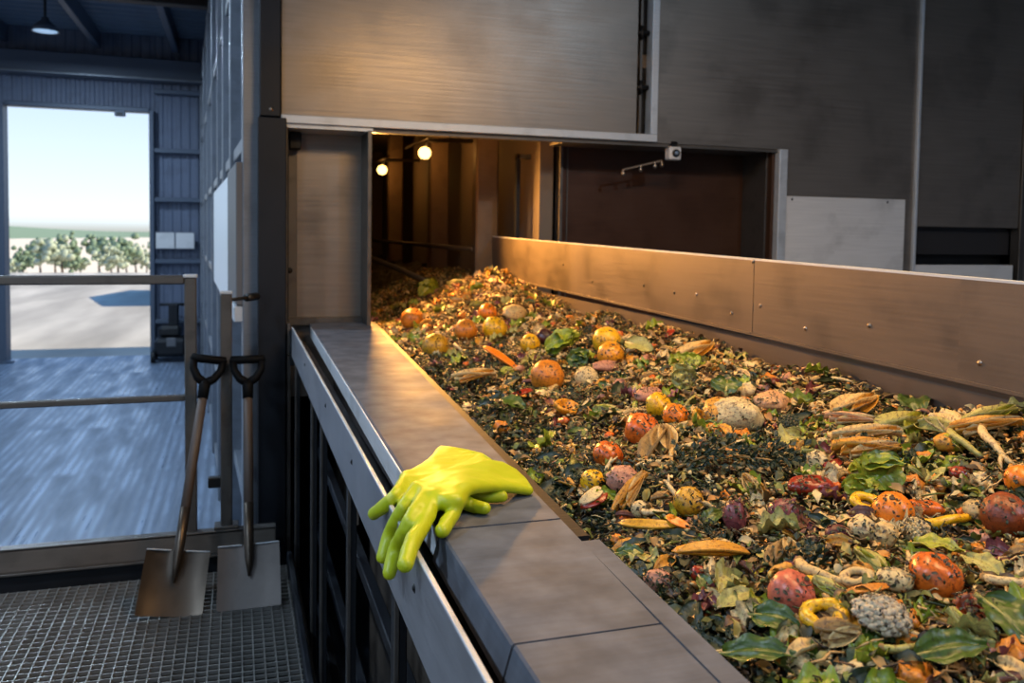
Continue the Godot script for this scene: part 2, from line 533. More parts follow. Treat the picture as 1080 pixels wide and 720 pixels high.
func build_shell():
	struct("floor", box(Vector3(-7.0, HALL - 0.2, -16.8), Vector3(8.0, HALL, 5.0)), "hall_floor", "ribbed concrete hall floor with pale worn tracks, sky blue cast in its colour", "floor")
	var wb := struct("wall_back", corrugated(-1.40, 8.0, HALL, 4.75, -16.6), "sheet_wall", "blue grey corrugated end wall of the hall around the open doorway", "wall")
	part("wall_sheet", corrugated(-7.0, -3.86, HALL, 4.75, -16.6), "sheet_wall", wb)
	part("wall_sheet", corrugated(-3.86, -1.40, 3.40, 4.75, -16.6), "sheet_wall", wb)
	for y in [3.74, 2.70, 1.83, 0.73, -0.35]:
		part("girt", box(Vector3(-1.40, y - 0.04, -16.56), Vector3(-0.2, y + 0.04, -16.44), 0.008), "girder", wb)
		part("girt", box(Vector3(-7.0, y - 0.04, -16.56), Vector3(-3.98, y + 0.04, -16.44), 0.008), "girder", wb)
	part("header_beam", box(Vector3(-7.0, 3.93, -16.54), Vector3(0.0, 4.28, -16.30), 0.01), "girder", wb)
	part("header_flange", box(Vector3(-7.0, 3.90, -16.54), Vector3(0.0, 3.93, -16.22), 0.005), "partition_frame", wb)
	var tr := struct("trim_1", box(Vector3(-3.86, HALL, -16.70), Vector3(-3.74, 3.40, -16.36), 0.01), "girder", "steel jamb of the open hall doorway", "door frame")
	part("jamb", box(Vector3(-1.48, HALL, -16.70), Vector3(-1.40, 3.40, -16.42), 0.01), "girder", tr)
	part("lintel", box(Vector3(-3.74, 3.36, -16.70), Vector3(-1.48, 3.44, -16.46), 0.01), "girder", tr)
	part("foot_plate", box(Vector3(-3.92, HALL, -16.40), Vector3(-3.62, HALL + 0.03, -16.20), 0.005), "girder", tr)
	# ceiling: ribbed roof sheets on rafters
	var st := begin()
	var z := -16.6
	while z < 5.0:
		quad(st, Vector3(-7, 4.75, z), Vector3(-7, 4.75, z + 0.16), Vector3(8, 4.75, z + 0.16), Vector3(8, 4.75, z), Vector3.DOWN)
		quad(st, Vector3(-7, 4.75, z + 0.16), Vector3(-7, 4.69, z + 0.2), Vector3(8, 4.69, z + 0.2), Vector3(8, 4.75, z + 0.16), Vector3.DOWN)
		quad(st, Vector3(-7, 4.69, z + 0.2), Vector3(-7, 4.69, z + 0.26), Vector3(8, 4.69, z + 0.26), Vector3(8, 4.69, z + 0.2), Vector3.DOWN)
		quad(st, Vector3(-7, 4.69, z + 0.26), Vector3(-7, 4.75, z + 0.3), Vector3(8, 4.75, z + 0.3), Vector3(8, 4.69, z + 0.26), Vector3.DOWN)
		z += 0.3
	add_box(st, Vector3(0.5, 4.86, -5.85), Vector3(15, 0.18, 21.9))
	var ce := struct("ceiling", commit(st), "sheet_roof", "ribbed metal hall roof with steel rafters", "ceiling")
	for x in [-5.2, -3.72, -2.30, -1.03, 0.4, 2.0, 4.0, 6.0]:
		part("rafter", box(Vector3(x - 0.05, 4.42, -16.5), Vector3(x + 0.05, 4.70, 4.9), 0.01), "girder", ce)
	part("cross_beam", box(Vector3(-1.9, 4.20, -12.1), Vector3(7.0, 4.45, -11.9), 0.01), "girder_brown", ce)
	# left wall with three open loading bays that let the daylight in
	var wl := struct("wall_left", box(Vector3(-7.0, 4.1, -16.6), Vector3(-6.8, 4.75, 5.0)), "plain_wall", "hall side wall with open loading bays", "wall")
	for zz in [[-16.6, -14.2], [-10.2, -9.2], [-5.2, -4.2], [-0.2, 5.0]]:
		part("wall_pier", box(Vector3(-7.0, HALL, zz[0]), Vector3(-6.8, 4.1, zz[1])), "plain_wall", wl)
	struct("wall_right", box(Vector3(7.8, HALL, -16.6), Vector3(8.0, 4.75, 5.0)), "plain_wall", "plain side wall behind the machine", "wall")
	var wr := struct("wall_rear", box(Vector3(-7.0, 4.1, 4.8), Vector3(8.0, 4.75, 5.0)), "plain_wall", "unseen end wall with an open bay added to light the machine face", "wall")  # bay added behind the camera so daylight reaches the machine face
	part("wall_pier", box(Vector3(-7.0, HALL, 4.8), Vector3(-5.5, 4.1, 5.0)), "plain_wall", wr)
	part("wall_pier", box(Vector3(-1.5, HALL, 4.8), Vector3(8.0, 4.1, 5.0)), "plain_wall", wr)
	# cool pendant lamps: the first hangs in view, the rest are added fill
	var k := 0
	for q in [[-2.62, -13.9], [-2.62, -9.6], [-2.62, -5.2], [-2.62, -0.8], [-2.62, 3.2], [3.4, 1.6]]:
		var p := thing("pendant_fill_lamp", "small bell shaped pendant lamp hanging from the hall roof" if k == 0 else "added unseen bell shaped pendant lamp giving cool fill light over the hall", "lamp", Vector3(q[0], 4.12, q[1]), "hall pendant lamps")
		part("shade", get_mesh("pshade", lathe.bind([Vector2(0.0, 0.20), Vector2(0.05, 0.20), Vector2(0.06, 0.16), Vector2(0.13, 0.10), Vector2(0.19, 0.0), Vector2(0.17, 0.005), Vector2(0.11, 0.09), Vector2(0.0, 0.13)])), "girder", p)
		part("rod", get_mesh("prod", tube.bind([Vector3(0, 0.2, 0), Vector3(0, 0.62, 0)], [0.02, 0.02], 8)), "dark_frame", p)
		part("diffuser", get_mesh("pdiff", lathe.bind([Vector2(0.0, 0.0), Vector2(0.16, 0.006), Vector2(0.16, 0.02), Vector2(0.0, 0.03)])), "hall_diffuser", p)
		var al := AreaLight3D.new()
		al.area_size = Vector2(0.26, 0.26)
		al.light_color = Color(0.80, 0.90, 1.0)
		al.light_energy = LAMP_BAY
		al.area_range = 25.0
		al.area_attenuation = 2.0
		al.shadow_enabled = true
		p.add_child(al)
		al.position = Vector3(0, -0.01, 0)
		al.rotation_degrees = Vector3(-90, 0, 0)
		k += 1
	# sensor under the lintel, notice boxes on the end wall, parked machine
	var s := thing("door_sensor", "small dark box hanging under the doorway lintel", "sensor", Vector3(-1.94, 3.26, -16.4))
	part("housing", box(Vector3(-0.085, 0, -0.06), Vector3(0.085, 0.10, 0.06), 0.01), "girder", s)
	part("lens", box(Vector3(-0.05, 0.02, 0.06), Vector3(0.05, 0.06, 0.068), 0.003), "black", s)
	for i in 2:
		var nb := thing("notice_board", ["pale grey notice board on the end wall touching the doorway jamb", "pale grey notice board on the end wall away from the doorway jamb"][i], "notice board", Vector3(-1.22 + i * 0.33, 0.96, -16.43), "notice boards beside the doorway")
		part("board", box(Vector3(-0.155, 0, 0), Vector3(0.155, 0.28, 0.03), 0.006), "steel_plate", nb)
		part("frame", box(Vector3(-0.162, -0.012, -0.012), Vector3(0.162, 0.292, 0.012), 0.004), "partition_frame", nb)
	var c := thing("floor_sweeper", "dark wheeled machine parked on the hall floor beside the doorway", "cleaning machine", Vector3(-1.10, HALL, -16.0))
	part("body", box(Vector3(-0.26, 0.10, -0.28), Vector3(0.26, 0.42, 0.28), 0.06), "dark_frame", c)
	part("tank", box(Vector3(-0.20, 0.42, -0.25), Vector3(0.16, 0.62, 0.10), 0.05), "black", c)
	part("column", box(Vector3(-0.05, 0.55, -0.2), Vector3(0.12, 1.0, -0.05), 0.03), "dark_frame", c)
	part("cover", box(Vector3(-0.06, 0.28, 0.27), Vector3(0.10, 0.44, 0.30), 0.02), "cabinet_grey", c)
	part("handle", tube([Vector3(-0.2, 0.98, -0.12), Vector3(0.24, 0.98, -0.12)], [0.025, 0.025], 8), "black", c)
	for q in [[-0.28, 0.2], [0.28, 0.2], [-0.28, -0.2], [0.28, -0.2]]:
		part("wheel", tube([Vector3(q[0] - 0.035, 0.11, q[1]), Vector3(q[0] + 0.035, 0.11, q[1])], [0.11, 0.11], 14), "black", c)

func build_outside():
	var st := begin()
	var gx := 60.0
	quad(st, Vector3(-gx, -1.05, -48), Vector3(gx, -1.05, -48), Vector3(gx, -1.05, 30), Vector3(-gx, -1.05, 30), Vector3.UP)
	var yd := struct("ground", commit(st), "yard", "pale sunlit concrete yard outside the doorway", "ground")
	yd.name = "yard_ground"
	st = begin()
	add_sheet(st, 40, 24, func(u, v):
		var x: float = lerpf(-150, 110, u)
		var z: float = lerpf(-47.9, -220, v)
		var y: float = -1.06 - 5.0 * smoothstep(48.0, 90.0, -z) + 4.6 * smoothstep(118.0, 150.0, -z) + 0.6 * sin(x * 0.11 + z * 0.05) * smoothstep(60.0, 110.0, -z)
		return Vector3(x, y, z))
	struct("sand_bank", commit(st), "sand", "pale sandy bank behind the trees", "ground")
	st = begin()
	add_sheet(st, 60, 6, func(u, v):
		var x: float = lerpf(-220, 160, u)
		return Vector3(x, -3.0 + 6.4 * sin(v * PI * 0.5) * (0.8 + 0.2 * sin(x * 0.06)) * 0.75, lerpf(-190, -240, v)))
	struct("hill", commit(st), "hazy_hill_green", "low hazy wooded hill on the horizon", "hill")
	# side wing whose shadow falls on the yard
	var w := thing("storage_shed", "low shed whose shadow falls across the yard", "shed", Vector3(0.6, -1.05, -30.5))
	part("wall", box(Vector3(-1.0, 0, -3.2), Vector3(5.0, 2.6, 3.0)), "sheet_wall", w)
	st = begin()
	add_prism(st, [Vector2(-3.6, 2.6), Vector2(3.4, 2.6), Vector2(-0.1, 3.4)], Vector3(-1.4, 0, 0), Vector3(0, 0, 1), Vector3.UP, Vector3(6.8, 0, 0))
	part("roof", commit(st), "sheet_roof", w)
	var spots := [[14, 4.6, 0], [34, 4.0, 1], [52, 5.2, 0], [66, 6.4, 0], [78, 6.8, 1], [84, 7.2, 0], [100, 4.6, 1], [116, 6.9, 0], [126, 6.0, 1], [132, 7.0, 0], [148, 6.2, 1], [158, 5.0, 1], [24, 4.4, 1], [44, 4.4, 1], [92, 5.0, 0], [140, 5.4, 0]]
	var lr := RandomNumberGenerator.new()
	lr.seed = 21
	var names := ["round haze paled green tree standing at the edge of the sandy bank", "thin haze paled olive tree standing at the edge of the sandy bank"]
	for i in spots.size():
		var a = spots[i]
		var z := -92.0 - (i % 4) * 8.0 - lr.randf() * 2.0
		# spread along the bank as seen through the doorway
		var x: float = lerpf(-27.5, -9.8, a[0] / 158.0) * (-z / 100.0) * 1.0 + 0.5
		tree(Vector3(x, -6.2, z), a[1] * 0.98, a[2], names[a[2]].replace("tree standing", "tree, " + TREE_NOTE[i] + ",") , lr)

const TREE_NOTE = ["short and low", "small and sparse", "of middling height", "fairly tall", "tall with airy crown", "tallest of its kind", "squat", "tall beside the squat one", "fairly tall with loose crown", "tall beside the yard shadow", "middling with loose crown", "low beside the doorway wall", "low and thin", "low beside the middling one", "below the tall ones", "middling, below the tall ones"]

func tree(at: Vector3, h: float, kind: int, label: String, lr: RandomNumberGenerator):
	var t := thing("tree", label, "tree", at, "green trees on the bank" if kind == 0 else "olive trees on the bank")
	part("trunk", tube([Vector3.ZERO, Vector3(0.1, h * 0.3, 0), Vector3(0, h * 0.62, 0.1)], [h * 0.028, h * 0.02, h * 0.01], 7), "trunk", t)
	var st := begin()
	var n := 90 if kind == 0 else 55
	for k in n:
		var d := Vector3(lr.randfn(), lr.randfn() * 0.8, lr.randfn()) * 0.42
		var c := Vector3(d.x * h * 0.27, h * 0.70 + d.y * h * 0.27, d.z * h * 0.27)
		var r := h * lr.randf_range(0.03, 0.07)
		var p0 := lr.randf() * 6.0
		add_sheet(st, 6, 4, func(u, v):
			var th: float = v * PI
			var rr: float = r * (1.0 + 0.35 * sin(u * TAU * 2.0 + p0) * sin(th * 2.0 + p0))
			return c + Vector3(cos(u * TAU) * sin(th), cos(th) * 0.8, sin(u * TAU) * sin(th)) * rr, true)
	tag(part("crown", commit(st), "hazy_tree_green" if kind == 0 else "hazy_tree_olive", t), "", "", "", "stuff")

# ---------------------------------------------------------------- glazed partition along the machine's flank
const PS = Vector3(0.095, 0.0, -4.26)
const PD = Vector3(-0.0541, 0.0, -0.99853)

func along(s: float, y: float, out := 0.0) -> Vector3:
	return PS + PD * s + Vector3.UP * y + Vector3(-PD.z, 0, PD.x) * -out

func flank_box(s0: float, s1: float, y0: float, y1: float, o0: float, o1: float, bevel := 0.004) -> ArrayMesh:
	var st := begin()
	var c := along((s0 + s1) / 2, (y0 + y1) / 2, (o0 + o1) / 2)
	add_box(st, c, Vector3(absf(o1 - o0), y1 - y0, s1 - s0), bevel, Basis(Vector3(-PD.z, 0, PD.x), Vector3.UP, -PD))
	return commit(st)

func build_side_partition():
	var w := struct("wall_partition", flank_box(0.0, 12.25, 4.0, 4.1, -0.05, 0.05), "partition_frame", "long glazed steel partition along the flank of the machine", "wall")
	for y in [2.9, 1.78, 0.90, -0.05, -0.92]:
		part("transom", flank_box(0.0, 12.25, y - 0.035, y + 0.035, -0.03, 0.05), "partition_frame", w)
	var posts := [0.04, 1.25, 2.35, 3.45, 5.1, 7.2, 9.3, 12.2]
	for s in posts:
		part("mullion", flank_box(s - 0.05, s + 0.05, HALL, 4.0, -0.04, 0.07), "partition_frame", w)
	var ys := [HALL, -0.05, 0.90, 1.78, 2.9, 4.0]
	for i in posts.size() - 1:
		for j in ys.size() - 1:
			part("pane", flank_box(posts[i] + 0.05, posts[i + 1] - 0.05, ys[j] + 0.035, ys[j + 1] - 0.035, -0.015, 0.005, 0.0), "pane", w)
	var c := thing("wall_cabinet", "flat grey cabinet with sky reflection painted white, fixed to the machine flank", "cabinet", along(0.05, 0.90, 0.07))
	var inv := Transform3D(Basis.IDENTITY, -c.position)
	for q in [["side_panel", 0.0, 0.85, 0.98, 1.66, 0.05, 0.10, "cabinet_grey"], ["door", 0.86, 3.35, 0.90, 1.64, 0.05, 0.10, "sky_white_sheet"], ["bottom_plate", 0.0, 0.85, 0.90, 0.975, 0.05, 0.11, "steel_trim"]]:  # white sheet: its sky reflection is painted as plain white
		part(q[0], flank_box(q[1], q[2], q[3], q[4], q[5], q[6]), q[7], c).transform = inv
	bolt(c, along(0.2, 0.94, 0.11) - c.position, Vector3.LEFT, 0.012, "bolt_dark")
	bolt(c, along(0.6, 0.94, 0.11) - c.position, Vector3.LEFT, 0.012, "bolt_dark")

# ---------------------------------------------------------------- platform, railing
func build_platform():
	var g := struct("floor_grating", box(Vector3(-2.6, PLATFORM - 0.05, -3.76), Vector3(-2.56, PLATFORM, 1.6), 0.002), "steel_bar", "open steel grating platform with square mesh", "floor")
	var x := -2.54
	var m1 := box(Vector3(-0.0020, -0.030, -3.74), Vector3(0.0020, 0.0, 1.6))
	while x < 0.205:
		part("bearing_bar", m1, "steel_bar", g).position = Vector3(x, PLATFORM, 0)
		x += 0.0365
	var z := -3.73
	var m2 := box(Vector3(-2.56, -0.012, -0.0022), Vector3(0.205, 0.0, 0.0022))
	while z < -0.2:
		part("cross_bar", m2, "steel_bar", g).position = Vector3(0, PLATFORM + 0.0005, z)
		z += 0.0365
	part("edge_angle", box(Vector3(0.205, PLATFORM - 0.10, -3.76), Vector3(0.225, PLATFORM + 0.05, 1.6), 0.003), "navy_post", g)
	part("shade_tray", box(Vector3(-2.6, HALL + 0.02, -3.72), Vector3(0.22, HALL + 0.06, 1.6)), "steel_toe", g)  # tray added beneath so the grating gaps stay dark
	part("shade_skirt", box(Vector3(-2.62, HALL, -3.775), Vector3(0.225, PLATFORM - 0.05, -3.76)), "steel_toe", g)  # unseen panels added to keep light out from under the grating
	part("shade_skirt", box(Vector3(-2.62, HALL, -3.775), Vector3(-2.605, PLATFORM - 0.05, 1.62)), "steel_toe", g)
	part("shade_skirt", box(Vector3(-2.62, HALL, 1.605), Vector3(0.225, PLATFORM - 0.05, 1.62)), "steel_toe", g)
	part("shade_skirt", box(Vector3(0.21, HALL, -3.775), Vector3(0.225, PLATFORM - 0.10, 1.62)), "steel_toe", g)
	for zz in [-2.6, -1.0, 0.6]:
		part("support_beam", box(Vector3(-2.6, PLATFORM - 0.20, zz - 0.04), Vector3(0.22, PLATFORM - 0.035, zz + 0.04), 0.004), "dark_frame", g)
	for q in [[-2.55, -3.7], [0.1, -3.7], [-2.55, 1.4], [0.1, 1.4]]:
		part("support_leg", box(Vector3(q[0] - 0.05, HALL, q[1] - 0.05), Vector3(q[0] + 0.05, PLATFORM - 0.05, q[1] + 0.05), 0.004), "dark_frame", g)
	var t := thing("toe_board", "scuffed steel toe board channel along the platform edge", "toe board", Vector3(-1.0, PLATFORM, -3.8))
	part("web", box(Vector3(-1.6, 0.055, -0.02), Vector3(1.16, 0.150, 0.0), 0.003), "steel_toe", t)
	part("lower_flange", box(Vector3(-1.6, 0.050, -0.02), Vector3(1.16, 0.060, 0.028), 0.002), "steel_rail", t)
	part("top_flange", box(Vector3(-1.6, 0.140, -0.05), Vector3(1.16, 0.152, 0.0), 0.002), "steel_rail", t)
	part("base_channel", box(Vector3(-1.6, -0.14, -0.03), Vector3(1.16, 0.050, -0.005), 0.003), "dark_frame", t)
	var r := thing("railing", "brown grey steel handrail with one middle rail in front of the hall", "railing", Vector3(-0.19, PLATFORM, -3.85))
	part("top_rail", box(Vector3(-2.4, 1.208, -0.022), Vector3(-0.02, 1.246, 0.022), 0.006), "steel_rail", r)
	part("middle_rail", box(Vector3(-2.4, 0.712, -0.016), Vector3(-0.02, 0.738, 0.016), 0.005), "steel_rail", r)
	part("post", box(Vector3(-0.022, -0.12, -0.022), Vector3(0.026, 1.236, 0.022), 0.004), "steel_rail", r)
	part("post", box(Vector3(-2.42, -0.12, -0.022), Vector3(-2.37, 1.236, 0.022), 0.004), "steel_rail", r)
	part("post_cap", box(Vector3(-0.026, 1.236, -0.026), Vector3(0.030, 1.250, 0.026), 0.003), "steel_trim", r)
	var p := thing("gate_post", "short square steel post between railing and machine with a black bracket", "post", Vector3(-0.045, PLATFORM, -3.85))
	part("post", box(Vector3(-0.024, -0.12, -0.024), Vector3(0.024, 1.165, 0.024), 0.004), "steel_rail", p)
	part("post_cap", box(Vector3(-0.026, 1.165, -0.026), Vector3(0.026, 1.178, 0.026), 0.003), "steel_trim", p)
	part("link_bar", tube([Vector3(0.02, 1.14, 0.0), Vector3(0.14, 1.14, -0.20)], [0.008, 0.008], 8), "black", p)
	part("link_knob", tube([Vector3(0.085, 1.14, -0.115), Vector3(0.13, 1.14, -0.185)], [0.018, 0.018], 8), "black", p)
	part("bracket", box(Vector3(-0.075, 0.33, -0.02), Vector3(-0.022, 0.375, 0.02), 0.004), "black", p)
	part("foot", box(Vector3(-0.05, 0.15, -0.04), Vector3(0.05, 0.165, 0.04), 0.003), "steel_rail", p)

# ---------------------------------------------------------------- the machine
func build_machine():
	# machine shell round the tunnel, closed on all sides
	var b := thing("sorting_machine", "large brushed steel processing machine with a feed opening", "machine", Vector3(0.2, HALL, FACE))
	var o := -b.position
	var put := func(called: String, mesh: Mesh, m: String, parent: Node3D = null) -> MeshInstance3D:
		var q := part(called, mesh, m, b if parent == null else parent)
		if parent == null: q.position = o
		return q
	# corner post: upper and lower length
	put.call("corner_post", box(Vector3(0.100, 1.872, FACE - 0.10), Vector3(0.196, 3.7, FACE + 0.03), 0.004), "navy_post")
	put.call("corner_post", box(Vector3(0.092, HALL, FACE - 0.10), Vector3(0.222, 1.868, FACE + 0.035), 0.004), "navy_post")
	put.call("post_flange", box(Vector3(0.226, HALL, FACE - 0.05), Vector3(0.244, 0.90, FACE + 0.025), 0.002), "steel_rail")
	# hinged panel above the opening
	put.call("hinged_panel", box(Vector3(0.198, 1.885, FACE - 0.05), Vector3(2.045, 3.7, FACE), 0.003), "steel_face")
	put.call("panel_gap", box(Vector3(2.045, 1.885, FACE - 0.09), Vector3(2.118, 3.7, FACE - 0.055)), "dark_frame")
	put.call("gap_strip", box(Vector3(2.072, 1.885, FACE - 0.055), Vector3(2.088, 3.7, FACE - 0.03), 0.002), "steel_rail")
	for y in [2.14, 2.43, 2.9]:
		var hg = put.call("hinge", tube([Vector3(2.045, y, FACE - 0.02), Vector3(2.118, y, FACE - 0.02)], [0.014, 0.014], 8), "bolt_dark")
		put.call("hinge_pin", tube([Vector3(2.075, y - 0.035, FACE - 0.015), Vector3(2.075, y + 0.035, FACE - 0.015)], [0.011, 0.011], 8), "bolt_dark", hg)
	put.call("panel_trim", box(Vector3(0.198, 1.845, FACE - 0.05), Vector3(2.16, 1.885, FACE + 0.025), 0.003), "steel_trim")
	put.call("panel_trim", box(Vector3(2.120, 1.885, FACE - 0.05), Vector3(2.160, 3.7, FACE + 0.025), 0.003), "steel_trim")
	# middle and right face panels
	var fp := begin()
	add_prism(fp, [Vector2(2.164, 1.842), Vector2(2.987, 1.842), Vector2(2.987, 0.9), Vector2(3.893, 0.9), Vector2(3.893, 3.7), Vector2(2.164, 3.7)], Vector3(0, 0, FACE - 0.05), Vector3.RIGHT, Vector3.UP, Vector3(0, 0, 0.06))
	put.call("face_panel", commit(fp), "steel_face")
	put.call("face_panel", box(Vector3(3.915, 1.42, FACE - 0.05), Vector3(4.735, 3.7, FACE + 0.005), 0.002), "steel_face")
	put.call("face_panel", box(Vector3(4.78, 0.5, FACE - 0.05), Vector3(7.8, 3.7, FACE + 0.005), 0.002), "steel_face")
	put.call("vertical_trim", box(Vector3(3.893, 0.9, FACE - 0.05), Vector3(3.913, 3.7, FACE + 0.03), 0.002), "steel_trim")
	put.call("vertical_trim", box(Vector3(4.737, 0.5, FACE - 0.05), Vector3(4.778, 3.7, FACE + 0.02), 0.002), "steel_rail")
	put.call("opening_jamb", box(Vector3(2.932, 0.9, FACE - 0.02), Vector3(2.986, 1.842, FACE + 0.03), 0.003), "steel_trim")
	var cp = put.call("pale_rectangle", box(Vector3(2.99, 0.95, FACE + 0.011), Vector3(3.832, 1.578, FACE + 0.018), 0.002), "steel_plate")  # thin paler rectangle raised on the face panel
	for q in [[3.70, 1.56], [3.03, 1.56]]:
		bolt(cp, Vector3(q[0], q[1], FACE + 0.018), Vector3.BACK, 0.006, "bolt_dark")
	put.call("grey_band", box(Vector3(3.915, 1.25, FACE - 0.10), Vector3(4.735, 1.42, FACE - 0.06), 0.0), "band_grey")  # plain grey, black and pale bands across the face
	put.call("black_band", box(Vector3(3.915, 1.16, FACE - 0.16), Vector3(4.735, 1.27, FACE - 0.12), 0.0), "black")
	put.call("pale_strip", box(Vector3(3.915, 0.9, FACE - 0.05), Vector3(4.70, 1.185, FACE + 0.012), 0.002), "steel_plate")
	# recess beside the opening
	put.call("recess_back", box(Vector3(0.20, 0.5, FACE - 0.26), Vector3(0.63, 1.86, FACE - 0.22)), "steel_face")
	put.call("recess_top", box(Vector3(0.21, 1.826, FACE - 0.24), Vector3(0.63, 1.845, FACE + 0.01), 0.0), "steel_trim")
	put.call("recess_side", box(Vector3(0.216, 0.86, FACE - 0.24), Vector3(0.228, 1.83, FACE + 0.012), 0.001), "steel_rail")
	put.call("recess_edge", box(Vector3(0.606, 0.866, FACE - 0.24), Vector3(0.626, 1.83, FACE + 0.012), 0.002), "steel_rail")
	put.call("recess_flange", box(Vector3(0.228, 0.90, FACE - 0.215), Vector3(0.285, 1.80, FACE - 0.20), 0.002), "steel_rail")
	put.call("recess_sill", box(Vector3(0.216, 0.868, FACE - 0.24), Vector3(0.63, 0.905, FACE - 0.16), 0.002), "steel_rail")
	for q in [[0.25, 1.78, -0.195], [0.25, 1.14, -0.195]]:
		bolt(b, Vector3(q[0], q[1], FACE + q[2]) + o, Vector3.BACK, 0.012, "bolt_dark")
	put.call("bracket", box(Vector3(0.245, 1.74, FACE - 0.21), Vector3(0.30, 1.82, FACE - 0.12), 0.004), "bolt_dark")
	bolt(b, Vector3(0.153, 1.904, FACE + 0.03) + o, Vector3.BACK, 0.009)
	bolt(b, Vector3(0.235, 0.75, FACE + 0.025) + o, Vector3.BACK, 0.007)
	# opening soffit, its bright lower lip and the dark brown panel behind the guard
	put.call("soffit", box(Vector3(1.66, 1.83, FACE - 0.30), Vector3(2.97, 1.845, FACE + 0.0)), "steel_toe")
	put.call("soffit", box(Vector3(0.62, 1.83, FACE - 0.10), Vector3(1.66, 1.845, FACE + 0.0)), "steel_toe")
	put.call("soffit_lip", box(Vector3(0.62, 1.822, FACE - 0.005), Vector3(2.935, 1.832, FACE + 0.008), 0.001), "steel_rail")
	var sp2 = put.call("brown_panel", box(Vector3(1.73, 0.6, FACE - 0.34), Vector3(3.16, 1.90, FACE - 0.30)), "brown_panel")
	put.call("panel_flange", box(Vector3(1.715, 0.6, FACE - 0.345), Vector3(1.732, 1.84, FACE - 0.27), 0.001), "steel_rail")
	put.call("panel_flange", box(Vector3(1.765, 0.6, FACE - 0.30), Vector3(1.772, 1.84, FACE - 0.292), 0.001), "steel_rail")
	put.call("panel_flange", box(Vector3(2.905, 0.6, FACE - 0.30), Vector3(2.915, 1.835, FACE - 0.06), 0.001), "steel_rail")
	put.call("reveal", box(Vector3(2.915, 0.6, FACE - 0.30), Vector3(2.94, 1.845, FACE - 0.02)), "brown_panel")
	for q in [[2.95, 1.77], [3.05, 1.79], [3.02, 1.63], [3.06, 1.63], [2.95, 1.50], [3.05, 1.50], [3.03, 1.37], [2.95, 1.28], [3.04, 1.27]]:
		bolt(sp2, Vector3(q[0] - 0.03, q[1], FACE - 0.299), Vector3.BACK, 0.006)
	# tunnel interior
	put.call("tunnel_wall", box(Vector3(0.55, -0.2, -10.0), Vector3(0.606, 2.3, FACE - 0.24)), "tunnel_lining")
	put.call("tunnel_wall", box(Vector3(1.62, 0.4, -10.0), Vector3(1.70, 2.3, FACE - 0.34)), "tunnel_lining")
	put.call("tunnel_roof", box(Vector3(0.55, 2.25, -10.0), Vector3(3.2, 2.32, FACE - 0.05)), "tunnel_lining")
	put.call("tunnel_end", box(Vector3(0.55, -0.2, -10.1), Vector3(1.70, 2.3, -10.0)), "tunnel_lining")
	put.call("machine_back", box(Vector3(0.20, HALL, -10.3), Vector3(7.8, 3.7, -10.15)), "dark_frame")
	put.call("machine_roof", box(Vector3(0.05, 3.7, -10.3), Vector3(7.8, 3.8, FACE + 0.02)), "steel_face")
	put.call("machine_flank", box(Vector3(0.20, HALL, -10.3), Vector3(0.24, 3.7, FACE - 0.10)), "dark_frame")
	put.call("lower_front", box(Vector3(1.50, HALL, FACE - 0.05), Vector3(7.8, 0.9, FACE - 0.01)), "dark_frame")
	# stiffening columns on the right tunnel wall, one beside each lamp
	for z in [-4.98, -6.25, -8.1]:
		put.call("stiffener", box(Vector3(1.36, 0.9, z - 0.05), Vector3(1.50, 2.25, z + 0.05), 0.01), "rust_steel")
	put.call("portal_frame", box(Vector3(1.53, 0.95, -4.72), Vector3(1.555, 1.80, -4.69), 0.003), "dark_frame")
	put.call("portal_frame", box(Vector3(1.655, 0.95, -4.72), Vector3(1.67, 1.80, -4.69), 0.003), "dark_frame")
	put.call("portal_frame", box(Vector3(1.53, 1.77, -4.72), Vector3(1.67, 1.80, -4.69), 0.003), "steel_rail")
	put.call("guide_rail", tube([Vector3(1.36, 1.24, -5.0), Vector3(1.36, 1.24, -9.9)], [0.016, 0.016], 8), "steel_rail")
	put.call("guide_rail", tube([Vector3(0.64, 1.25, -9.0), Vector3(0.75, 1.22, -6.5), Vector3(1.0, 1.10, -5.6), Vector3(1.15, 1.02, -5.2)], [0.02, 0.02, 0.02, 0.02], 8), "steel_rail")
	# tunnel lamps, in a row parallel to the conveyor
	var i := 0
	for z in [-4.50, -6.0, -7.87]:
		var l := thing("bulkhead_lamp", ["hooded warm floodlight fixed just inside the tunnel mouth", "glowing warm round lamp inside the tunnel nearer its mouth", "glowing warm round lamp deepest in the tunnel"][i], "lamp", Vector3(1.27, 1.90, z) if i > 0 else Vector3(0.70, 1.86, -5.1), "tunnel lamps")
		part("bulb", lathe([Vector2(0.0, -0.045), Vector2(0.028, -0.038), Vector2(0.045, -0.012), Vector2(0.045, 0.012), Vector2(0.03, 0.035), Vector2(0.0, 0.045)]), "bulb", l)
		part("arm", tube([Vector3(0, 0.045, 0), Vector3(0.02, 0.09, 0), Vector3(0.35, 0.10, 0)], [0.014, 0.014, 0.014], 8), "steel_rail", l).scale.x = 1.0 if i > 0 else -0.25
		part("conduit", tube([Vector3(0, 0.10, -0.7), Vector3(0, 0.10, 0.35)], [0.012, 0.012], 8), "steel_guard", l)
		if i == 0:
			# hooded floodlight aimed out over the load
			part("hood", lathe([Vector2(0.03, 0.06), Vector2(0.05, 0.05), Vector2(0.07, -0.05), Vector2(0.066, -0.05), Vector2(0.046, 0.045)]), "dark_frame", l).rotation = Vector3(-0.6, 0, 0)
			var sl := SpotLight3D.new()
			sl.light_color = Color(1.0, 0.70, 0.34)
			sl.light_energy = LAMP_MOUTH
			sl.light_size = 0.05
			sl.spot_angle = 50.0
			sl.spot_angle_attenuation = 0.8
			sl.spot_range = 14.0
			sl.spot_attenuation = 2.0
			sl.shadow_enabled = true
			l.add_child(sl)
